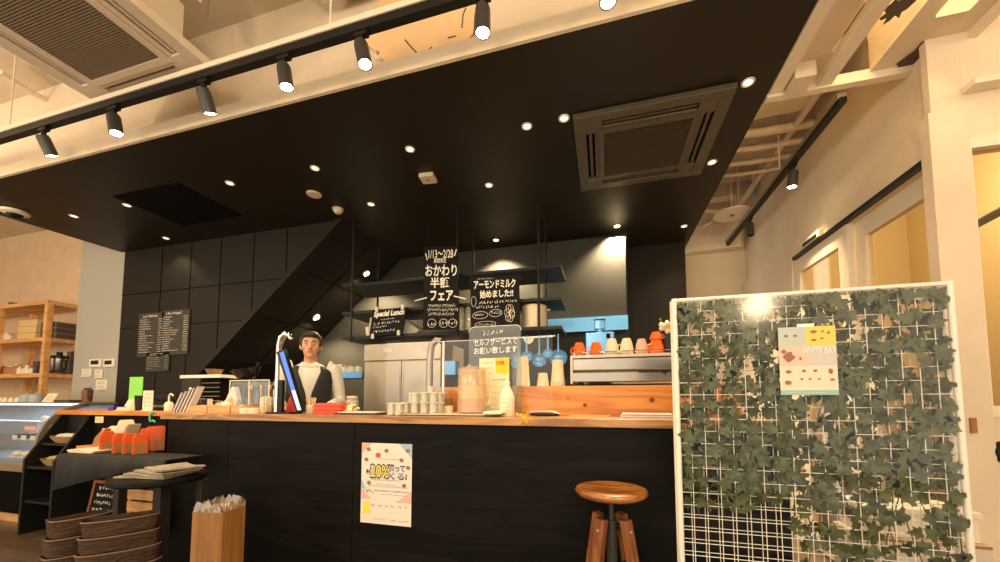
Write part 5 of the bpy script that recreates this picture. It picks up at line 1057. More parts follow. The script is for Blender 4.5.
tag(MB().rbox(-w*1.08,w*1.08,-0.01,0.25,0,0.03,0.01).build('cutting_board', M['paper'], loc=((q0+q1)/2, Y6, ztop+0.0005)), 'white cutting board lying on the toaster oven', 'board')
r = DD(202, Y6, 20)/2; tag(MB().shell([(r*0.6,0),(r*0.8,0.03),(r,0.055),(r*1.05,0.06)],24,0.005).build('wooden_bowl', mat('bowl_brown', (0.20, 0.09, 0.04), 0.4), loc=(cx(202, Y6), Y6+0.1, ztop+0.031), smooth=True), 'brown wooden bowl on top of the white cutting board', 'bowl')
# wok / black bowl over acrylic case
Y7 = 2.30; x0_, x1_ = cx(235, Y7), cx(274, Y7); zt = P(255, 381, Y7).z
t2 = thing('acrylic_box', 'clear acrylic box of utensils left of the tap', 'box', ((x0_+x1_)/2, Y7, ZC)); w = (x1_-x0_)/2; h = zt-ZC
for a in ((-w,w,-0.05,-0.046),(-w,w,0.096,0.1),(-w,-w+0.004,-0.045,0.095),(w-0.004,w,-0.045,0.095)): MB().box(*a,0,h).build('wall', M['acrylic'], t2)
for x in (-w, 0, w): MB().box(x-0.003,x+0.003,-0.053,-0.0505,0,h).build('edge_strip', M['lotion'], t2)
MB().box(-w,w,-0.053,-0.0505,h+0.0005,h+0.006).build('top_strip', M['lotion'], t2)
for k in range(7): tag(MB().tube([(0,0,0),(rn.uniform(-.01,.01),rn.uniform(-.01,.01),h*0.85)],0.006,8).ball((0,0,h*0.8),(0.012,0.006,0.02),8,5).build('wooden_spoon', M['boxwood'] if k % 2 else M['darkpot'], loc=((x0_+x1_)/2-w*0.75+w*0.25*k, Y7+0.03+0.02*(k%2), ZC+0.0005)), 'slim utensil standing in the clear acrylic box', 'utensil', 'utensils in the acrylic box')
Y8 = 2.52; r = DD(247, Y8, 32)/2; zb = P(247, 381, Y8).z
t2 = thing('wok', 'tilted dark glossy wok behind the acrylic box', 'wok', (cx(248, Y8), Y8, zb), rot=(R(12), R(-8), 0)); MB().shell([(r*0.25,0),(r*0.65,0.035),(r,0.105),(r*1.03,0.11)],32,0.004).build('pan', mat('wok_black', (0.03,0.028,0.025), 0.18, 0.5), t2, smooth=True)
MB().tube([(r*1.0,0,0.105),(r*1.25,0,0.13),(r*1.3,0,0.13)],0.010,8).build('handle', M['metalblack'], t2, smooth=True); MB().tube([(-r,0,0.105),(-r*1.2,0,0.115)],0.012,8).build('helper_handle', M['metalblack'], t2, smooth=True)
t2 = thing('dish_rack', 'dark metal stand carrying the wok behind the bar', 'stand', (cx(248, Y8), Y8, 0)); MB().box(-0.14,0.14,-0.06,0.16,zb-0.035,zb-0.02).build('top', M['metalblack'], t2)
for x in (-0.12, 0.12):
    for y in (-0.04, 0.14): MB().box(x-0.01,x+0.01,y-0.01,y+0.01,0,zb-0.036).build('leg', M['metalblack'], t2)
Y9 = 2.40; M['bagorange'] = mat('orange_mark', (0.85, 0.32, 0.03), 0.5)
t2 = thing('flour_bag', 'white leaning bag with an orange patch before the wok', 'bag', (cx(231, Y9), Y9, ZC)); MB().prism([(-0.085,0),(0.06,0),(0.085,0.10),(0.045,0.205),(0.02,0.205),(-0.03,0.11)],-0.025,0.025,'y').build('bag', M['paper'], t2, bevel=0.008); MB().prism([(0.0,0.055),(0.05,0.05),(0.065,0.09),(0.03,0.12),(-0.01,0.09)],-0.027,-0.0255,'y').build('orange_patch', M['bagorange'], t2)
tag(MB().ball((0,0,0.04),(0.045,0.045,0.045),16,10).ball((0,0,0.085),(0.012,0.012,0.012),8,6).build('sugar_pot', M['lotion'], loc=(cx(224, 2.33)-0.0, 2.345, ZC), smooth=True), 'small round cream pot beside the leaning white bag', 'pot')
# lids and wrapped straw bundles beside the tap
for i, (px, l) in enumerate(((246, 'left'), (255, 'right'))):
    r = 0.04; t2 = thing('lid_stack', l+' low stack of cream cup lids before the acrylic box', 'lids', (cx(px, 2.17), 2.17, ZC), group='stacks of cup lids')
    for k in range(4): MB().lathe([(0.0001,0.010*k),(r,0.010*k),(r*1.03,0.010*k+0.004),(r,0.010*k+0.009),(0.0001,0.010*k+0.009)],20).build('lid', M['lotion'], t2, smooth=True)
t2 = thing('straw_bundle', 'upright bundle of cream wrapped straws left of the tap', 'straws', (cx(266, 2.2), 2.2, ZC)); MB().shell([(0.04,0),(0.045,0.06)],20,0.003).build('holder', M['frost'], t2, smooth=True)
for k in range(26):
    a = 2.4*k; r = 0.036*math.sqrt(k/26); MB().cyl(0.005, 0.004, 0.115+0.01*math.sin(k*3), (r*math.cos(a), r*math.sin(a), 0), 6).build('straw', M['lotion'], t2)
# chrome gooseneck tap on base plate with tablet
Yt = 2.17; t2 = thing('gooseneck_tap', 'tall chrome gooseneck tap on a dark base plate', 'tap', (cx(276, Yt), Yt, ZC)); hT = P(290, 334, Yt).z-ZC
MB().rbox(-0.04,0.18,-0.06,0.07,0,0.012,0.02).build('base_plate', M['metalblack'], t2)
MB().tube([(0,0,0.0125),(0,0,hT*0.72),(0.008,-0.002,hT*0.86),(0.03,-0.004,hT*0.96),(0.065,-0.006,hT),(0.10,-0.006,hT*0.98),(0.118,-0.006,hT*0.93)],[0.014,0.015,0.020,0.024,0.023,0.018,0.013],16).build('neck', M['chrome'], t2, smooth=True)
MB().rbox(0.015,0.045,0.0,0.03,0.0125,hT*0.42,0.006).build('support_block', M['metalblack'], t2)
Yb = 2.12; M['screen'] = mat('tablet_screen', (0.05,0.1,0.4), 0.2, emit=(0.04,0.14,0.60), es=0.7); M['screenw'] = mat('tablet_screen_white', (0.6,0.7,0.9), 0.3, emit=(0.55,0.7,1.0), es=0.25)
pts = [P(276, 352, Yb), P(283, 349, Yb), P(302, 405, Yb), P(296, 407, Yb)]; o_ = Vector((pts[3].x, Yb, ZC+0.0125)); hz = pts[3].z
l = [(p.x-o_.x, p.z-o_.z) for p in pts]; l[3] = (l[3][0], 0.0); l[2] = (l[2][0]+0.001, 0.003)
t2 = thing('tablet', 'tablet with a blue screen leaning against the chrome tap', 'tablet', o_); MB().prism(l, 0, 0.035, 'y').build('case', M['metalblack'], t2, bevel=0.004)
def li(a, b, k): return (a[0]+(b[0]-a[0])*k, a[1]+(b[1]-a[1])*k)
nrm = 0.002; A1 = (l[1][0]+nrm, l[1][1]); B1 = (l[2][0]+nrm, l[2][1]); s0 = MB(); k0, k1, k2 = 0.04, 0.66, 0.97
s0.add([(li(A1,B1,k0)[0], -0.001, li(A1,B1,k0)[1]), (li(A1,B1,k1)[0], -0.001, li(A1,B1,k1)[1]), (li(A1,B1,k1)[0], 0.16, li(A1,B1,k1)[1]), (li(A1,B1,k0)[0], 0.16, li(A1,B1,k0)[1])], [(0,1,2,3)])
l2 = [li(l[0],l[1],0.45), l[1], l[2], li(l[3],l[2],0.45)]
f1 = [li(l2[1],l2[2],k0), li(l2[1],l2[2],k1), li(l2[0],l2[3],k1), li(l2[0],l2[3],k0)]
f2 = [li(l2[1],l2[2],k1), li(l2[1],l2[2],k2), li(l2[0],l2[3],k2), li(l2[0],l2[3],k1)]
s0.v = []; s0.f = []; s0.prism(f1, -0.004, -0.0008, 'y').build('screen', M['screen'], t2)
MB().prism(f2, -0.004, -0.0008, 'y').build('screen_panel', M['screenw'], t2)
M['rednap'] = mat('red_holder', (0.55, 0.03, 0.03), 0.5)
Yr = 2.36; t2 = thing('red_folder', 'red folder standing behind the blue screened tablet', 'folder', (cx(291, Yr), Yr, ZC)); MB().prism([(-0.05,0),(0.06,0),(0.055,0.12),(0.02,0.17),(-0.03,0.10)],0,0.012,'y').build('cover', M['rednap'], t2); MB().box(-0.05,0.06,-0.02,0.035,0,0.004).build('foot', M['rednap'], t2)
# menu boards on the black wall
def wallmenu(lab, px0, py0, px1, py1, seed, rows, m, title, tm='chalk', pc=2):
    a, b = P(px0, py0, YW-0.02), P(px1, py1, YW-0.02); t2 = thing('wall_menu', lab, 'menu board', (a.x, YW-0.016, b.z)); W = b.x-a.x; Hh = a.z-b.z; sk = 0.03
    MB().box(0,W,0,0.012,0,Hh).build('panel', m, t2)
    g = MB(); scribble(g, W*0.16, W*0.72, Hh*0.90, Hh*0.055, -0.001, seed, Hh*0.014); g.build('heading', M['chalk'], t2)
    rn = random.Random(seed); g = MB()
    for k in range(rows):
        z = Hh*(0.84-0.80*k/rows); scribble(g, W*0.05, W*(0.05+rn.uniform(0.2, 0.6)), z, Hh*0.022, -0.001, seed*50+k, Hh*0.008); scribble(g, W*0.80, W*0.95, z, Hh*0.022, -0.001, seed*90+k, Hh*0.008)
    g.build('writing', M['chalk'], t2)
M['menublack'] = mat('menu_black', (0.035, 0.031, 0.025), 0.5)
wallmenu('left tall black menu board with chalk list on the black wall', 139, 314, 161, 356, 3, 15, M['menublack'], '')
wallmenu('right tall black menu board with chalk list on the black wall', 162, 311, 187, 354, 4, 16, M['menublack'], '')
wallmenu('small lower menu sheet with two white columns on black wall', 146, 353, 168, 371, 5, 7, M['menublack'], '')
# --- round table with newspapers
Zr = 0.76; qa, qb = PZ(107, 480, Zr), PZ(207, 472, Zr); c = Vector(((qa.x+qb.x)/2, (qa.y+qb.y)/2, 0)); rr = (qb-qa).length/2
t = thing('round_table', 'round black side table with newspapers beside the waste bin', 'table', (c.x, c.y, 0))
MB().lathe([(0.0001,Zr-0.03),(rr*0.96,Zr-0.03),(rr,Zr-0.022),(rr,Zr-0.004),(rr*0.99,Zr),(0.0001,Zr)],48).build('tabletop', M['blackwood'], t, smooth=True)
for k, (px, w) in enumerate(((162, 0.045), (120, 0.03), (176, 0.03))):
    pp = PZ(px, 500, 0.65) if 0 else None
lx = [(P(162, 500, c.y-0.0).x-c.x, 0.0, 0.030), (P(120, 500, c.y+0.2).x-c.x, 0.2, 0.026), (0.17, 0.12, 0.022)]
for x, y, w in lx: MB().box(x-w,x+w,y-w,y+w,0,Zr-0.031).build('leg', mat('dark_leg', (0.014, 0.007, 0.004), 0.6) if 'dark_leg' not in bpy.data.materials else bpy.data.materials['dark_leg'], t, bevel=0.004)
M['news'] = mat('newsprint', (0.33, 0.28, 0.21), 0.9, vary=0.35, vs=25)
for k in range(4):
    W, D = 0.30-0.015*k, 0.20; mb = MB(); NX = 12; vs = []; fs = []
    for i in range(NX+1):
        u = i/NX; zc = 0.011*k+0.006*math.sin(u*3.14*1.5+k)*(0.3 if k < 3 else 1)+0.006
        for y in (-D/2, D/2): vs += [(-W/2+W*u, y, zc), (-W/2+W*u, y, zc+0.009)]
    for i in range(NX):
        a = i*4; b = a+4; fs += [(a,b,b+1,a+1),(a+2,a+3,b+3,b+2),(a+1,b+1,b+3,a+3),(a,a+2,b+2,b)]
    fs += [(0,1,3,2),(NX*4,NX*4+2,NX*4+3,NX*4+1)]
    tag(mb.add(vs, fs).build('newspaper', M['news'], loc=(P(156+4*k, 475, c.y).x, c.y-0.0+0.012*k, Zr-0.004+0.002*k), rz=0.12-0.16*k+0.1), ('lowest','second','third','topmost')[k]+' folded newspaper in pile on the round black table', 'newspaper', 'newspapers on the round table')
# --- bark baskets beneath
M['rimpale'] = mat('pale_rim', (0.24, 0.14, 0.08), 0.7)
def trough(lab, A, B, zt, layers, grow, depth):
    """nested wooden troughs with bowed fronts, widening downwards; A, B = left and right ends of the top rim"""
    d = (B-A); L = d.length; rz_ = math.atan2(d.y, d.x); c = (A+B)/2
    t2 = thing('bark_trough', lab, 'trough', (c.x, c.y, 0), rz=rz_, group='stacked bark troughs'); dz = zt/layers
    for k in range(layers):
        g0 = grow*(layers-1-k); hw = L/2+g0; z0_, z1_ = dz*k, dz*(k+1)
        def prof_(e, bow): return [(-hw-e, depth), (-hw-e, 0.02)]+[(-(hw+e)*math.cos(math.pi*j/14)*1.0, 0.02-(bow+e)*math.sin(math.pi*j/14)**0.8) for j in range(1, 14)]+[(hw+e, 0.02), (hw+e, depth)]
        lo, hi = prof_(-0.004+g0*0.3, 0.045+g0), prof_(0.006, 0.05+g0); n = len(lo)
        vs = [(x, y, z0_) for x, y in lo]+[(x, y, z1_-0.004) for x, y in hi]+[(x*0.975, y*0.96+0.004, z1_) for x, y in hi]+[(x*0.95, y*0.9+0.008, z1_-0.05) for x, y in hi]
        fs = [(r_*n+j, r_*n+(j+1)%n, (r_+1)*n+(j+1)%n, (r_+1)*n+j) for r_ in range(3) for j in range(n)]+[tuple(range(n-1,-1,-1)), tuple(3*n+j for j in range(n))]
        tr_ = MB().add(vs, fs).build('bark_band', M['bark'], t2, smooth=True)
        MB().tube([(x, y-0.002, z1_-0.001) for x, y in hi[1:-1]], 0.0035, 6).build('rim', M['rimpale'], t2, smooth=True)
ZT_ = 0.57
A_ = PZ(81, 523, ZT_); B_ = PZ(158, 513, ZT_); trough('right stack of dark bowed bark troughs under the round table', A_, B_, ZT_, 7, 0.006, 0.10)
A_ = PZ(52, 522, 0.56); B_ = PZ(112, 511, 0.56); dd = Vector((-0.02, 0.06, 0)); trough('left stack of dark bowed bark troughs beside goods stand', A_, B_, 0.56, 6, 0.008, 0.10)
c_ = P(141, 505, 1.92); t2 = thing('wooden_crate', 'light wooden slatted crate behind the bark baskets', 'crate', (c_.x, 1.92, 0)); cw = 0.15; zt_ = P(141, 490, 1.92).z
for k in range(4): MB().box(-cw, cw, 0, 0.012, zt_-0.07-0.085*k, zt_-0.085*k).build('slat', M['boxwood'], t2)
for s_ in (-1, 1): MB().box(s_*cw*0.93-0.012, s_*cw*0.93+0.012, 0.0125, 0.035, 0, zt_).build('corner_post', M['boxwood'], t2)
MB().box(-cw, cw, 0.0355, 0.07, zt_-0.20, zt_-0.19).build('inner_floor', M['boxwood'], t2)
# --- framed chalkboard easel
q = [P(101, 483, 2.02), P(115, 484, 2.02), P(112, 512, 2.02), P(86, 512, 2.02)]
t2 = thing('chalkboard_easel', 'small leaning chalkboard with brown frame behind the bark baskets', 'chalkboard', (q[3].x, 2.02, 0)); oz = q[3].x
W = 0.30; zA_, zB2 = P(100, 483, 2.02).z, P(90, 516, 2.02).z-0.12
L = [(0.0, zB2), (W, zB2), (W+0.10, zA_), (0.10, zA_)]; MB().prism(L, 0, 0.01, 'y').build('panel', M['board'], t2)
MB().prism([(-0.025, zB2), (0.0, zB2), (0.10, zA_), (0.075, zA_)], -0.006, 0.012, 'y').prism([(0.075, zA_+0.001), (W+0.10, zA_+0.001), (W+0.10, zA_+0.02), (0.08, zA_+0.02)], -0.006, 0.012, 'y').build('frame', M['stoolleg'], t2)
MB().box(0.0,0.02,0.013,0.03,0,zB2+0.1).box(W-0.02,W,0.013,0.03,0,zB2+0.1).build('leg', M['stoolleg'], t2)
g = MB(); [scribble(g, 0.06+0.025*k, 0.24+0.02*k, zA_-0.05-0.055*(3-k), 0.028, -0.001, 60+k, 0.005) for k in range(4)]; g.build('writing', M['chalk'], t2)
MB().prism([(0.20,zB2+0.03),(0.27,zB2+0.03),(0.29,zB2+0.14),(0.24,zB2+0.14)],-0.002,-0.0005,'y').build('orange_drawing', M['bagorange'], t2)
# --- waste bin with bag
q = PZ(220, 508, 0.62); t2 = thing('waste_bin', 'tall square light wood waste bin lined with a crumpled clear bag', 'bin', (q.x, q.y, 0)); r = 0.114
hexp = [(r*math.cos(R(90*k-36+d_)), r*math.sin(R(90*k-36+d_))) for k in range(4) for d_ in (-5, 0, 5)]; hexi = [(x*0.93, y*0.93) for x, y in hexp]
mb = MB(); vs = [(x,y,0) for x,y in hexp]+[(x,y,0.62) for x,y in hexp]+[(x,y,0.62) for x,y in hexi]+[(x,y,0.02) for x,y in hexi]
mb.add(vs, [tuple(range(11,-1,-1))]+[(i,(i+1)%12,12+(i+1)%12,12+i) for i in range(12)]+[(12+i,12+(i+1)%12,24+(i+1)%12,24+i) for i in range(12)]+[(24+i,24+(i+1)%12,36+(i+1)%12,36+i) for i in range(12)]+[tuple(36+k for k in range(12))]).build('body', M['oakply'], t2, bevel=0)
M['bagclear'] = glass('clear_bag', (0.98,0.95,0.90), 0.18, 0.12, alpha=0.10, milk=(0.8,0.65,0.45))
rn = random.Random(8); mb = MB(); N_ = 48; rings = [(1.03, 0.565), (1.05, 0.58), (1.04, 0.60), (1.02, 0.63), (0.98, 0.645), (0.88, 0.66), (0.72, 0.63), (0.6, 0.59)]; vs = []
for i, (k, z) in enumerate(rings):
    for j in range(N_):
        a = 2*math.pi*j/N_; sec = 0.985*math.cos(R(45))/math.cos((math.degrees(a)+36) % 90*math.pi/180-R(45)); wv = 1+0.03*math.sin(j*2.3+i*1.3)*rn.uniform(0.3, 1)
        vs.append((r*k*sec*wv*math.cos(a), r*k*sec*wv*math.sin(a), z+(0.016*rn.uniform(-1, 1) if 2 < i < 6 or i == 0 else 0)))
mb.add(vs, [(i*N_+j, i*N_+(j+1)%N_, (i+1)*N_+(j+1)%N_, (i+1)*N_+j) for i in range(len(rings)-1) for j in range(N_)]).build('clear_bag', M['bagclear'], t2)
# ================================================================ STOOL
q = PZ(611, 490, 0.79); r = 0.158
t = thing('bar_stool', 'round orange brown wooden swivel stool with splayed legs before the bar', 'stool', (q.x, q.y, 0), rz=R(8))
MB().lathe([(0.0001,0.757),(r*0.55,0.758),(r*0.92,0.766),(r,0.778),(r*1.01,0.788),(r*0.97,0.799),(r*0.85,0.803),(r*0.5,0.795),(0.0001,0.792)],48).build('seat', M['stoolwood'], t, smooth=True)
MB().cyl(0.045,0.748,0.7565,n=20).build('seat_plate', M['metalblack'], t)
MB().cyl(0.011,0.30,0.7475,n=16).build('screw_rod', M['spotblack'], t, smooth=True)
MB().cyl(0.024,0.36,0.66,n=20).build('hub', M['spotblack'], t, smooth=True)
for k in range(4):
    a = R(45+90*k); ca, sa = math.cos(a), math.sin(a); top = Vector((ca*0.072, sa*0.072, 0.675)); bot = Vector((ca*0.20, sa*0.20, 0.0))
    ax = (top-bot).normalized(); side = Vector((-sa, ca, 0)); out = side.cross(ax)
    def ring4(p, w, d): return [p+side*w+out*d, p-side*w+out*d, p-side*w-out*d, p+side*w-out*d]
    MB().add(ring4(bot, 0.020, 0.016)+ring4(top, 0.024, 0.018), [(3,2,1,0),(4,5,6,7)]+[(i,(i+1)%4,4+(i+1)%4,4+i) for i in range(4)]).build('leg', M['stoolleg'], t, bevel=0.004)
    for z in (0.63, 0.45):
        rr = 0.072+(0.70-z)/0.70*0.128; MB().tube([(ca*0.024, sa*0.024, z), (ca*(rr-0.018), sa*(rr-0.018), z-0.0)], 0.006, 8).build('bracket', M['metalblack'], t)
    mm = Matrix.Translation(top-ax*0.05+out*0.018) ; MB().ball((0,0,0), 0.007, 8, 6, mm).build('bolt', M['steelr'], t)
ring = [(0.155*math.cos(2*math.pi*k/40), 0.155*math.sin(2*math.pi*k/40), 0.22) for k in range(41)]
MB().tube(ring, 0.007, 8, cap=False).build('foot_ring', M['metalblack'], t, smooth=True)
# ================================================================ PLANT SCREEN
GX0, GX1, GY_ = 0.300, 1.232, 1.75; GZ1 = 1.635
def meshpanel(lab, y, x0, x1, grp='white wire mesh panels'):
    t = thing('mesh_panel', lab, 'mesh panel', (x0, y, 0), group=grp); W = x1-x0
    for x in (0, W): MB().cyl(0.011, 0.03, GZ1, (x, 0, 0), 14).build('frame_post', M['panelwhite'], t, smooth=True)
    for z in (GZ1-0.008, 0.10): MB().tube([(0.0, 0, z), (W, 0, z)], 0.009, 12).build('frame_rail', M['panelwhite'], t, smooth=True)
    g = MB(); n = round(W/0.0515)
    for k in range(1, n): g.tube([(W*k/n, 0, 0.10), (W*k/n, 0, GZ1-0.01)], 0.0016, 5)
    n2 = round((GZ1-0.1)/0.0515)
    for k in range(1, n2): g.tube([(0, 0.0034, 0.10+(GZ1-0.108)*k/n2), (W, 0.0034, 0.10+(GZ1-0.108)*k/n2)], 0.0016, 5)
    g.build('wire_mesh', M['panelwhite'], t)
    for x in (0, W): MB().box(x-0.02, x+0.02, -0.20, 0.20 if y < 1.77 else 0.2, 0.0, 0.03).build('foot', M['panelwhite'], t) if y < 1.77 else None
    return t
M['panelwhite'] = mat('panel_white', (0.85, 0.80, 0.70), 0.35)
meshpanel('front white wire mesh panel carrying the poster and ivy', GY_, GX0, GX1)
meshpanel('rear white wire mesh panel directly behind the ivy leaves', GY_+0.045, GX0, GX1)
# ivy
M['ivy'] = mat('ivy_leaf', (0.055, 0.068, 0.014), 0.45, vary=0.6, vs=28); M['stemg'] = mat('ivy_stem', (0.10, 0.09, 0.03), 0.7)
prof5 = [(0, 0), (0.30, -0.16), (0.52, 0.02), (0.36, 0.24), (0.58, 0.52), (0.26, 0.52), (0.0, 1.0), (-0.26, 0.52), (-0.58, 0.52), (-0.36, 0.24), (-0.52, 0.02), (-0.30, -0.16)]
rn = random.Random(21); mb = MB(); vine = MB()
def keep(u, z):
    if z > 1.02: return 0.47 if u < 0.75 else 0.43
    if z > 0.86: return 0.62
    if z > 0.80: return 0.6 if u < 0.55 else 0.30
    if z > 0.74: return 0.3 if u < 0.42 else 0.33
    if z > 0.45: return 0.0 if u < 0.40 else 0.24
    return 0.0 if u < 0.5 else 0.2
n_leaf = 0
strands = []
for s in range(30):
    u0 = (s+0.5)/30; zt = GZ1-0.01; zend = 0.78 - 0.06*rn.random() if u0 < 0.42 else rn.uniform(0.40, 0.66); x = u0; z = zt; pts = []
    ph = rn.uniform(0, 6)
    while z > zend:
        pts.append((GX0+(GX1-GX0)*min(0.985, max(0.015, u0+0.03*math.sin(z*9+ph))), GY_+0.022+0.008*math.sin(z*13+ph), z)); z -= 0.05
    strands.append(pts); vine.tube(pts, 0.0022, 5)
    for p in pts:
        for j in range(4):
            u = (p[0]-GX0)/(GX1-GX0)
            if rn.random() > keep(u, p[2]): continue
            sz = rn.uniform(0.038, 0.060); c = Vector(p)+Vector((rn.uniform(-0.032, 0.032), rn.uniform(-0.045, 0.026), rn.uniform(-0.028, 0.028)))
            c.x = min(GX1-0.035, max(GX0+0.03, c.x)); c.z = min(c.z, GZ1-0.045)
            mm = Matrix.Translation(c) @ Euler((rn.uniform(-0.55, 0.45), rn.uniform(0, 6.28), rn.uniform(-0.6, 0.6))).to_matrix().to_4x4()
            vs = [(a*sz, -0.10*sz*abs(a)*2+0.08*sz*math.sin(b*3), (b-0.35)*sz) for a, b in prof5]; vs.append((0, 0.03*sz, 0.0))
            vs = [tuple(mm @ Vector(v)) for v in vs]; vs = [(a, min(GY_+0.038, max(GY_-0.016, b)), c_) for a, b, c_ in vs]
            mb.add(vs, [(12, k, (k+1) % 12) for k in range(12)]); n_leaf += 1
t = thing('ivy_garland', 'dense green artificial ivy hanging between the white mesh panels', 'ivy', (0, 0, 0))
mb.build('foliage', M['ivy'], t); vine.build('vine_stem', M['stemg'], t)
# vinyl sheet over the front
mbv = MB(); NX, NZ = 24, 24; vs = []; rn = random.Random(2)
for i in range(NX+1):
    for k in range(NZ+1):
        u, v = i/NX, k/NZ; vs.append((GX0+0.02+(GX1-GX0-0.04)*u, GY_-0.026+0.003*math.sin(v*40+u*6)*math.exp(-((v-0.22)*9)**2), 0.60+(GZ1-0.61)*v))
mbv.add(vs, [(i*(NZ+1)+k, (i+1)*(NZ+1)+k, (i+1)*(NZ+1)+k+1, i*(NZ+1)+k+1) for i in range(NX) for k in range(NZ)])
tag(mbv.build('vinyl_sheet', M['vinyl'], smooth=True), 'clear vinyl sheet stretched over the front of white mesh panel', 'sheet')
# poster on the panel
M['p_grey'] = mat('poster_grey', (0.50, 0.55, 0.50), 0.5); M['p_yellow'] = mat('poster_yellow', (0.85, 0.60, 0.10), 0.5); M['p_pink'] = mat('poster_pink', (0.80, 0.52, 0.42), 0.5); M['p_lilac'] = mat('poster_lilac', (0.60, 0.55, 0.52), 0.5)
M['p_cream'] = mat('poster_cream', (0.80, 0.68, 0.52), 0.5); M['p_teal'] = mat('poster_teal', (0.30, 0.52, 0.45), 0.5); M['p_brown'] = mat('poster_brown', (0.30, 0.12, 0.07), 0.5); M['p_white'] = mat('poster_white', (0.90, 0.86, 0.78), 0.5)
yp = GY_-0.034; TL, TR, BR, BL = P(775, 328, yp), P(832, 324, yp), P(836, 391, yp), P(781, 395, yp)
t = thing('drinks_poster', 'pastel poster reading WHITE BAY stuck on the white mesh panel', 'poster', (BL.x, yp, BL.z)); W = TR.x-TL.x; Hh = TL.z-BL.z
def pr(x0, x1, z0, z1, k=1): return MB().box(W*x0, W*x1, -0.0006-0.0004*k, -0.0004*k, Hh*z0, Hh*z1)
MB().box(0, W, 0, 0.002, 0, Hh).build('sheet', M['p_cream'], t)
pr(0,.49,.72,1).build('grey_panel', M['p_grey'], t); pr(.49,1,.72,1).build('yellow_panel', M['p_yellow'], t); pr(0,.5,.43,.72).build('pink_panel', M['p_pink'], t); pr(.5,1,.43,.72).build('lilac_panel', M['p_lilac'], t); pr(0,1,0,.07).build('teal_band', M['p_teal'], t)
g = MB(); rn = random.Random(4)
def blob(g, u, v, a, b, k=2, n=12):
    ph = rn.uniform(0, 6); vs = [(W*u, -0.0004*k-0.0012, Hh*v)]+[(W*(u+0.75*a*(1+.25*math.sin(3*j+ph))*math.cos(2*math.pi*j/n)), -0.0004*k-0.0012, Hh*(v+0.8*b*(1+.2*math.cos(2*j+ph))*math.sin(2*math.pi*j/n))) for j in range(n)]
    g.add(vs, [(0, 1+j, 1+(j+1) % n) for j in range(n)])
blob(g,.17,.56,.13,.09); blob(g,.08,.64,.06,.04); blob(g,.37,.53,.03,.03)
for u, v, a, b in ((.15,.34,.07,.03),(.42,.35,.05,.025),(.62,.35,.05,.025),(.88,.34,.05,.05),(.14,.18,.08,.04),(.38,.23,.035,.02),(.52,.23,.04,.015),(.68,.23,.04,.015),(.9,.22,.06,.02),(.62,.92,.08,.03),(.78,.92,.03,.02),(.88,.90,.03,.03),(.62,.80,.07,.02),(.76,.82,.05,.015),(.30,.87,.05,.02),(.14,.87,.05,.025)): blob(g,u,v,a,b)
g.build('product_pictures', M['p_brown'], t)
g = MB(); put_text(g, 'WHITE BAY', W*.40, W*.99, Hh*.60, Hh*.69, -0.0035, 0.02); g.build('lettering', M['p_white'], t)
g = MB(); put_text(g, 'COFFEE', W*.05, W*.2, Hh*.92, Hh*.95, -0.0025, 0.0) if 0 else None
for k in range(4): scribble(g, W*(.08+.24*k), W*(.22+.24*k), Hh*.13, Hh*.02, -0.003, k, 0.0008)
scribble(g, W*.1, W*.8, Hh*.025, Hh*.02, -0.003, 9, 0.0008); g.build('small_print', M['p_white'], t)
MB().box(W*.35,W*.65,0.0021,0.006,Hh*1.0-0.004,Hh+0.012).build('clip', M['acryledge'], t)
# white boxes behind the panel (right of the bar)
M['boxwhite'] = mat('white_carton', (0.62, 0.52, 0.40), 0.7)
bxx = 1.03
t = thing('storage_carton', 'large pale carton on the floor behind the mesh panel', 'carton', (1.30, 2.06, 0)); MB().box(-0.22,0.22,0,0.22,0,0.60).build('carton', M['boxwhite'], t, bevel=0.004); MB().box(-0.16,0.12,-0.003,-0.0005,0.36,0.52).build('label', M['p_lilac'], t); MB().box(-0.22,0.22,-0.002,-0.0003,0.585,0.597).build('tape', M['kraft'], t)
t = thing('white_cabinet', 'pale low cabinet with lid on top of the floor carton', 'cabinet', (1.31, 2.08, 0.6015)); MB().box(-0.2,0.19,0,0.2,0,0.10).build('body', M['white'], t, bevel=0.003); MB().box(-0.205,0.195,-0.01,0.205,0.101,0.125).build('lid', M['white'], t)
# door furniture at far right
q = P(968, 425, YP); t = thing('door_catch', 'small brown metal catch on the white pillar edge', 'catch', (q.x, YP-0.0205, q.z)); MB().box(-0.01,0.01,-0.012,0,-0.035,0.035).build('plate', M['kraft'], t)
MB().cyl(0.004,-0.02,-0.012,n=8,m=Matrix.Rotation(math.pi/2,4,'X') @ Matrix.Translation((0,0,0.033-0.0))).build('screw', M['steelr'], t) if 0 else None
q = P(1003, 452, YP); t = thing('wall_hook', 'black round wall fitting at the right photo edge', 'fitting', (q.x, YP-0.001, q.z)); MB().lathe([(0.0001,0.03),(0.04,0.028),(0.05,0.0)],20,m=Matrix.Rotation(math.pi/2,4,'X')).build('knob', M['metalblack'], t, smooth=True)
# picture frame and rail seen through the right window
q = PXX(990, 210, 3.0); t = thing('handrail', 'dark diagonal stair rail seen through the right window', 'rail', (0, 0, 0)); a_ = P(950, 238, 3.4); e_ = P(990, 217, 3.4); k_ = (3.18-a_.x)/(e_.x-a_.x); f_ = a_+(e_-a_)*k_
MB().tube([a_, f_], 0.030, 10).build('rail', M['metalblack'], t, smooth=True)
MB().tube([f_, f_+Vector((0.019, 0, 0))], 0.05, 12).build('wall_plate', M['metalblack'], t)
MB().tube([a_, (a_.x, 3.4, 0.0)], 0.020, 8).build('post', M['metalblack'], t)
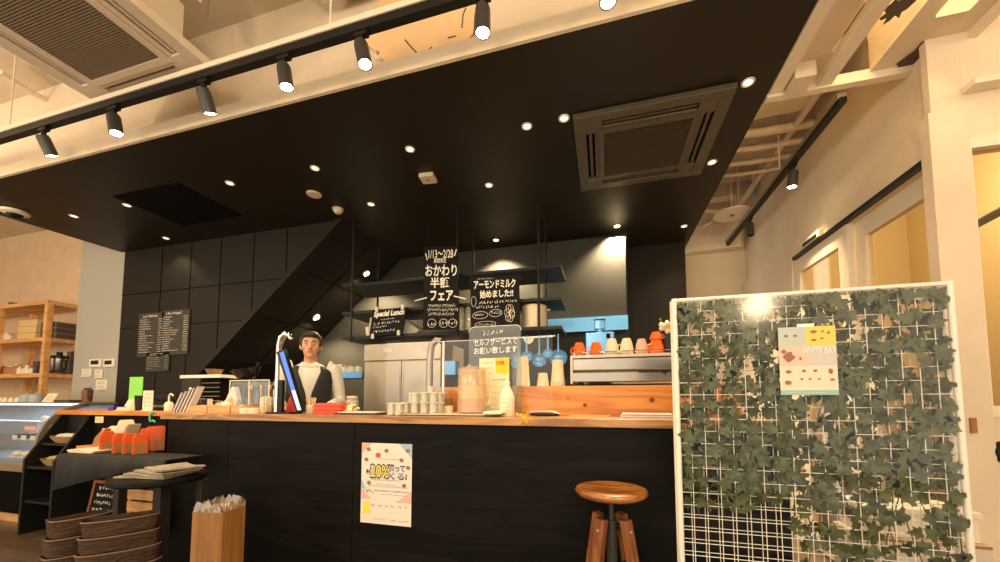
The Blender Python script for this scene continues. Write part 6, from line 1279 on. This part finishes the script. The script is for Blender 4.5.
# cream ledge on the upper right wall
q = P(985, 88, YP); t = thing('wall_shelf_lip', 'narrow cream ledge on the wall at upper right edge', 'ledge', (q.x, YP-0.001, q.z)); MB().box(-0.09,0.25,-0.07,0,-0.015,0.015).build('ledge', M['white'], t, bevel=0.003)
# ================================================================ FLYER ON THE BAR FRONT
yf = YC0+0.0285; TL, TR, BR, BL = P(361, 443.5, yf), P(411, 443.5, yf), P(411, 525, yf), P(360, 521, yf)
t = thing('campaign_flyer', 'white flyer with big yellow 20% lettering taped to the black bar front', 'poster', (BL.x+0.002, yf, BL.z-0.006)); W = TR.x-TL.x; Hh = TL.z-BL.z+0.012
M['fl'] = mat('flyer_paper', (0.74, 0.68, 0.60), 0.6); M['navy'] = mat('navy_print', (0.03, 0.03, 0.16), 0.6); M['flyellow'] = mat('flyer_yellow', (0.90, 0.70, 0.05), 0.5); M['flpink'] = mat('flyer_pink', (0.75, 0.42, 0.35), 0.6); M['flblue'] = mat('flyer_blue', (0.35, 0.45, 0.60), 0.6)
MB().box(0, W, 0, 0.0012, 0, Hh).build('sheet', M['fl'], t)
def fb(u0, u1, v0, v1, k=1): return MB().box(W*u0, W*u1, -0.0004*k-0.0004, -0.0004*k, Hh*v0, Hh*v1)
g = MB(); yy = -0.0012
for u, v, a, b in ((.03,.47,.05,.06),(.97,.55,.06,.10),(.95,.85,.05,.06)): 
    pass
MB().prism([(0,Hh*.30),(W*.22,Hh*.30),(0,Hh*.42)],-0.0008,-0.0004,'y').prism([(W,Hh*.28),(W,Hh*.42),(W*.7,Hh*.28)],-0.0008,-0.0004,'y').prism([(0,Hh),(0,Hh*.86),(W*.2,Hh)],-0.0008,-0.0004,'y').build('tint_corner', M['flpink'], t)
MB().prism([(W*.75,Hh),(W,Hh*.82),(W,Hh)],-0.0008,-0.0004,'y').prism([(0,Hh*.42),(0,Hh*.55),(W*.1,Hh*.42)],-0.0008,-0.0004,'y').build('tint_corner', M['flblue'], t)
g = MB(); put_text(g, '20%', W*.175, W*.575, Hh*.555, Hh*.745, -0.0016, 0.06); put_text(g, '還って', W*.55, W*.87, Hh*.645, Hh*.745, -0.0016, 0.05); put_text(g, 'くる!', W*.575, W*.91, Hh*.555, Hh*.645, -0.0016, 0.05); put_text(g, '最大', W*.10, W*.20, Hh*.60, Hh*.67, -0.0016, 0.03); g.build('lettering_outline', M['navy'], t)
g = MB(); put_text(g, '20%', W*.19, W*.56, Hh*.575, Hh*.725, -0.0026, 0.01); g.build('yellow_lettering', M['flyellow'], t)
g = MB(); put_text(g, '還って', W*.565, W*.85, Hh*.655, Hh*.725, -0.0026, 0.0); put_text(g, 'くる!', W*.59, W*.89, Hh*.575, Hh*.635, -0.0026, 0.0); g.build('white_lettering', M['fl'], t)
g = MB()
for u, v in ((.14,.92),(.50,.91),(.92,.92),(.10,.79),(.80,.80),(.93,.71),(.16,.50),(.86,.49)): blob(g, u, v, .055, .03)
g.build('food_pictures', M['p_brown'], t)
g = MB(); blob(g, .34, .85, .07, .042); g.build('red_badge', M['red'], t)
g = MB(); scribble(g, W*.2, W*.8, Hh*.535, Hh*.018, -0.002, 1, 0.0012); scribble(g, W*.3, W*.7, Hh*.48, Hh*.015, -0.002, 2, 0.001); scribble(g, W*.15, W*.9, Hh*.455, Hh*.015, -0.002, 3, 0.001); scribble(g, W*.05, W*.25, Hh*.37, Hh*.05, -0.002, 4, 0.003); scribble(g, W*.28, W*.95, Hh*.40, Hh*.02, -0.002, 5, 0.0018); scribble(g, W*.4, W*.9, Hh*.36, Hh*.015, -0.002, 6, 0.001); scribble(g, W*.36, W*.75, Hh*.795, Hh*.016, -0.002, 8, 0.001)
scribble(g, W*.25, W*.5, Hh*.05, Hh*.02, -0.002, 7, 0.001); scribble(g, W*.6, W*.7, Hh*.04, Hh*.03, -0.002, 8, 0.0015); scribble(g, W*.75, W*.93, Hh*.045, Hh*.025, -0.002, 9, 0.001)
for k in range(6): scribble(g, W*(.22+.13*k), W*(.27+.13*k), Hh*.215, Hh*.025, -0.002, 20+k, 0.002)
g.build('small_print', M['navy'], t)
MB().prism([(W*.05,Hh*.12),(W*.19,Hh*.12),(W*.19,Hh*.26),(W*.05,Hh*.26)],-0.0012,-0.0008,'y').build('yellow_tag', M['flyellow'], t)
# ================================================================ PERSON
M['skin'] = mat('skin', (0.62, 0.33, 0.20), 0.5); M['hair'] = mat('hair', (0.020, 0.014, 0.010), 0.55, bump=0.3, bs=60); M['shirt'] = mat('shirt', (0.74, 0.70, 0.62), 0.8, bump=0.2, bs=14); M['vest'] = mat('vest', (0.022, 0.020, 0.018), 0.8); M['trouser'] = mat('trousers', (0.02, 0.02, 0.022), 0.85); M['eye'] = mat('eye_dark', (0.02, 0.012, 0.01), 0.2); M['lip'] = mat('lips', (0.50, 0.20, 0.15), 0.5); M['apron'] = mat('grey_vest', (0.10, 0.10, 0.095), 0.8)
def chain(mb, pts, n=16, sub=4):
    """smooth tapering limb through (x,y,z,rx[,ry]) stations"""
    st = []
    for i in range(len(pts)-1):
        for k in range(sub):
            u = k/sub; a, b = pts[i], pts[i+1]; p0 = pts[max(i-1, 0)]; p3 = pts[min(i+2, len(pts)-1)]
            st.append([0.5*(2*a[j]+(b[j]-p0[j])*u+(2*p0[j]-5*a[j]+4*b[j]-p3[j])*u*u+(-p0[j]+3*a[j]-3*b[j]+p3[j])*u**3) for j in range(5)])
    st.append(list(pts[-1])); vs = []; fs = []; ref = None
    for i, s in enumerate(st):
        t_ = (Vector(st[min(i+1, len(st)-1)][:3])-Vector(st[max(i-1, 0)][:3])).normalized(); x = Vector((1,0,0)) if abs(t_.x) < 0.8 else Vector((0,1,0))
        v = t_.cross(x).normalized(); u = v.cross(t_).normalized()
        for k in range(n): a = 2*math.pi*k/n; vs.append(Vector(s[:3])+u*math.cos(a)*s[3]+v*math.sin(a)*s[4])
    for i in range(len(st)-1):
        for k in range(n): fs.append((i*n+k, i*n+(k+1)%n, (i+1)*n+(k+1)%n, (i+1)*n+k))
    fs += [tuple(range(n-1,-1,-1)), tuple((len(st)-1)*n+k for k in range(n))]
    return mb.add(vs, fs)
px, Yp = 311, 2.76; HX = P(px, 350, Yp).x; S_ = (P(px, 333.5, Yp).z)/1.70
man = thing('person', 'person in white shirt and black vest standing behind the bar, looking down', 'person', (HX-0.0, Yp, 0), rz=R(38))
# local: faces -y, x to the right of the picture
def arm(mb, s, g=0.0, stop=None):
    sh = (s*0.175, 0.01, 1.385); el = (s*0.235, 0.02, 1.12); wr = (s*0.17, -0.21, 1.10)
    pts = [(s*0.13,0.01,1.41,0.050+g,0.055+g),(*sh,0.052+g,0.054+g),(s*0.215,0.02,1.26,0.044+g,0.046+g),(*el,0.038+g,0.040+g),(s*0.205,-0.10,1.105,0.037+g,0.036+g),(wr[0],wr[1],wr[2],0.025+g*0.8,0.021+g*0.8)]
    return chain(mb, pts)
def hand(mb, s):
    w = Vector((s*0.17, -0.21, 1.10))
    chain(mb, [(w.x,w.y,w.z,0.025,0.020),(w.x-s*0.004,w.y-0.045,w.z-0.006,0.038,0.016),(w.x-s*0.008,w.y-0.085,w.z-0.012,0.038,0.014)], 12, 3)
    for k, (dx, L) in enumerate(((-0.028,0.058),(-0.010,0.068),(0.010,0.064),(0.028,0.050))):
        b = Vector((w.x-s*0.008+dx, w.y-0.083, w.z-0.012)); chain(mb, [(b.x,b.y,b.z,0.0085,0.0085),(b.x+dx*0.1,b.y-L*0.4,b.z-0.004,0.0085,0.0085),(b.x+dx*0.15,b.y-L*0.72,b.z-0.018,0.0078,0.0078),(b.x+dx*0.15,b.y-L*0.9,b.z-0.034,0.0062,0.0062)], 8, 2)
    chain(mb, [(w.x-s*0.028,w.y-0.02,w.z-0.004,0.012,0.012),(w.x-s*0.055,w.y-0.05,w.z-0.012,0.0105,0.0105),(w.x-s*0.060,w.y-0.082,w.z-0.022,0.009,0.009),(w.x-s*0.058,w.y-0.095,w.z-0.028,0.006,0.006)], 8, 2)
b = MB()
chain(b, [(0,0.0,0.90,0.15,0.105),(0,0.0,0.98,0.15,0.11),(0,0.0,1.10,0.130,0.098),(0,0.005,1.25,0.155,0.11),(0,0.01,1.36,0.165,0.10),(0,0.012,1.42,0.105,0.070),(0,0.012,1.45,0.058,0.056)], 24)
chain(b, [(0,0.015,1.42,0.056,0.056),(0,0.0,1.47,0.050,0.052),(0,-0.01,1.52,0.050,0.054)], 16)
for s in (-1, 1):
    chain(b, [(s*0.085,0,0.92,0.088,0.095),(s*0.09,0,0.80,0.080,0.088),(s*0.095,-0.005,0.50,0.054,0.058),(s*0.097,0.005,0.36,0.052,0.056),(s*0.10,0.01,0.10,0.034,0.038),(s*0.10,0.01,0.06,0.036,0.042)], 16)
    chain(b, [(s*0.10,0.05,0.04,0.032,0.035),(s*0.103,-0.03,0.045,0.040,0.035),(s*0.107,-0.11,0.03,0.042,0.024),(s*0.108,-0.16,0.024,0.034,0.018)], 14)
    arm(b, s); hand(b, s)
# head with features
hc = Vector((0, -0.022, 1.592))
b.ball(hc+Vector((0,0.012,0.012)), (0.076, 0.094, 0.098), 28, 20); b.ball(hc+Vector((0,-0.030,-0.055)), (0.054, 0.056, 0.056), 22, 14); b.ball(hc+Vector((0,-0.066,-0.092)), (0.024, 0.020, 0.018), 14, 10)
b.ball(hc+Vector((0,-0.075,0.030)), (0.052, 0.018, 0.014), 16, 8)
chain(b, [(hc.x,hc.y-0.082,hc.z+0.018,0.008,0.008),(hc.x,hc.y-0.096,hc.z-0.012,0.010,0.010),(hc.x,hc.y-0.104,hc.z-0.028,0.013,0.012),(hc.x,hc.y-0.090,hc.z-0.036,0.012,0.008)], 12, 3)
for s in (-1, 1):
    b.ball(hc+Vector((s*0.043,-0.052,-0.018)), (0.022, 0.020, 0.020), 12, 8); b.ball(hc+Vector((s*0.079,0.012,-0.008)), (0.010, 0.020, 0.032), 12, 10); b.ball(hc+Vector((s*0.012,-0.092,-0.033)), (0.009, 0.010, 0.008), 10, 6)
b.ball(hc+Vector((0,-0.082,-0.057)), (0.022, 0.010, 0.009), 14, 8)
o = b.build('body', M['skin'], man, smooth=True)
rm = o.modifiers.new('remesh', 'REMESH'); rm.mode = 'VOXEL'; rm.voxel_size = 0.007; rm.use_smooth_shade = True
sm = o.modifiers.new('smooth', 'SMOOTH'); sm.factor = 0.5; sm.iterations = 2
for s in (-1, 1):
    e = MB().ball(hc+Vector((s*0.030,-0.080,0.006)), (0.0125,0.008,0.007), 12, 8).build('eye', M['whitecup'], man, smooth=True); MB().ball(hc+Vector((s*0.030,-0.087,0.005)), (0.006,0.003,0.006), 10, 6).build('iris', M['eye'], e, smooth=True)
    MB().tube([hc+Vector((s*0.014,-0.089,0.026)), hc+Vector((s*0.032,-0.088,0.031)), hc+Vector((s*0.048,-0.076,0.026))], [0.003,0.004,0.002], 6).build('eyebrow', M['hair'], man)
MB().ball(hc+Vector((0,-0.0885,-0.057)), (0.021, 0.006, 0.006), 14, 8).build('mouth', M['lip'], man, smooth=True)
h = MB().ball(hc+Vector((0,0.022,0.030)), (0.087, 0.100, 0.100), 30, 18)
h.ball(hc+Vector((0,-0.045,0.083)), (0.062, 0.044, 0.030), 18, 10).ball(hc+Vector((0,0.065,-0.02)), (0.066, 0.052, 0.075), 18, 12)
for s in (-1, 1): h.ball(hc+Vector((s*0.070,-0.010,0.035)), (0.018, 0.042, 0.045), 14, 10)
h.v = [v for v in h.v]
o = h.build('hair', M['hair'], man, smooth=True)
# cut the hair ball away from the face: pull vertices in front of the hairline back inside the skull
for v in o.data.vertices:
    p = v.co - hc
    if p.y < -0.045 and p.z < 0.062: v.co.y = hc.y - 0.03; v.co.x = hc.x + p.x*0.75
sh = MB(); chain(sh, [(0,0.0,0.93,0.163,0.118),(0,0.0,1.10,0.142,0.110),(0,0.005,1.25,0.165,0.120),(0,0.01,1.36,0.174,0.110),(0,0.012,1.42,0.115,0.080),(0,0.012,1.447,0.068,0.066)], 24)
for s in (-1, 1): arm(sh, s, 0.010)
o = sh.build('shirt', M['shirt'], man, smooth=True); rm = o.modifiers.new('remesh', 'REMESH'); rm.mode = 'VOXEL'; rm.voxel_size = 0.008; rm.use_smooth_shade = True
for s in (-1, 1): MB().prism([(0,0),(s*0.055,0.012),(s*0.066,0.042),(s*0.035,0.050)], 0, 0.006, 'y', m=Matrix.Translation((0,-0.085,1.405)) @ Matrix.Rotation(R(-18),4,'X')).build('collar', M['shirt'], man)
# vest: open V front built as a shell around the torso
vs = []; fs = []; rows = [(0.90,0.170,0.125,0.0),(1.0,0.158,0.122,0.01),(1.10,0.150,0.118,0.03),(1.20,0.162,0.124,0.16),(1.30,0.176,0.124,0.34),(1.37,0.176,0.114,0.50),(1.415,0.125,0.088,0.66)]; N = 40
for z, rx, ry, gap in rows:
    for k in range(N+1):
        a = -math.pi/2+gap+(2*math.pi-2*gap)*k/N; vs.append((rx*math.cos(a), 0.006+ry*math.sin(a), z))
for i in range(len(rows)-1):
    for k in range(N):
        zc = rows[i][0]; a = -math.pi/2+2*math.pi*k/N
        if i >= 4 and (abs(math.cos(a)) > 0.93): continue
        fs.append((i*(N+1)+k, i*(N+1)+k+1, (i+1)*(N+1)+k+1, (i+1)*(N+1)+k))
o = MB().add(vs, fs).build('vest', M['vest'], man, smooth=True); so_ = o.modifiers.new('solid', 'SOLIDIFY'); so_.thickness = 0.006; so_.offset = 1
tr = MB()
for s in (-1, 1): chain(tr, [(s*0.07,0,0.97,0.092,0.118),(s*0.085,0,0.88,0.098,0.110),(s*0.09,0,0.78,0.092,0.098),(s*0.095,-0.005,0.50,0.068,0.070),(s*0.10,0.008,0.10,0.054,0.058)], 18)
o = tr.build('trousers', M['trouser'], man, smooth=True); rm = o.modifiers.new('remesh', 'REMESH'); rm.mode = 'VOXEL'; rm.voxel_size = 0.010; rm.use_smooth_shade = True
for s in (-1, 1): chain(MB(), [(s*0.10,0.075,0.045,0.034,0.040),(s*0.103,-0.03,0.05,0.046,0.046),(s*0.107,-0.12,0.035,0.048,0.033),(s*0.108,-0.175,0.028,0.036,0.025)], 14).build('shoe', M['trouser'], man, smooth=True)
man.scale = (S_,)*3
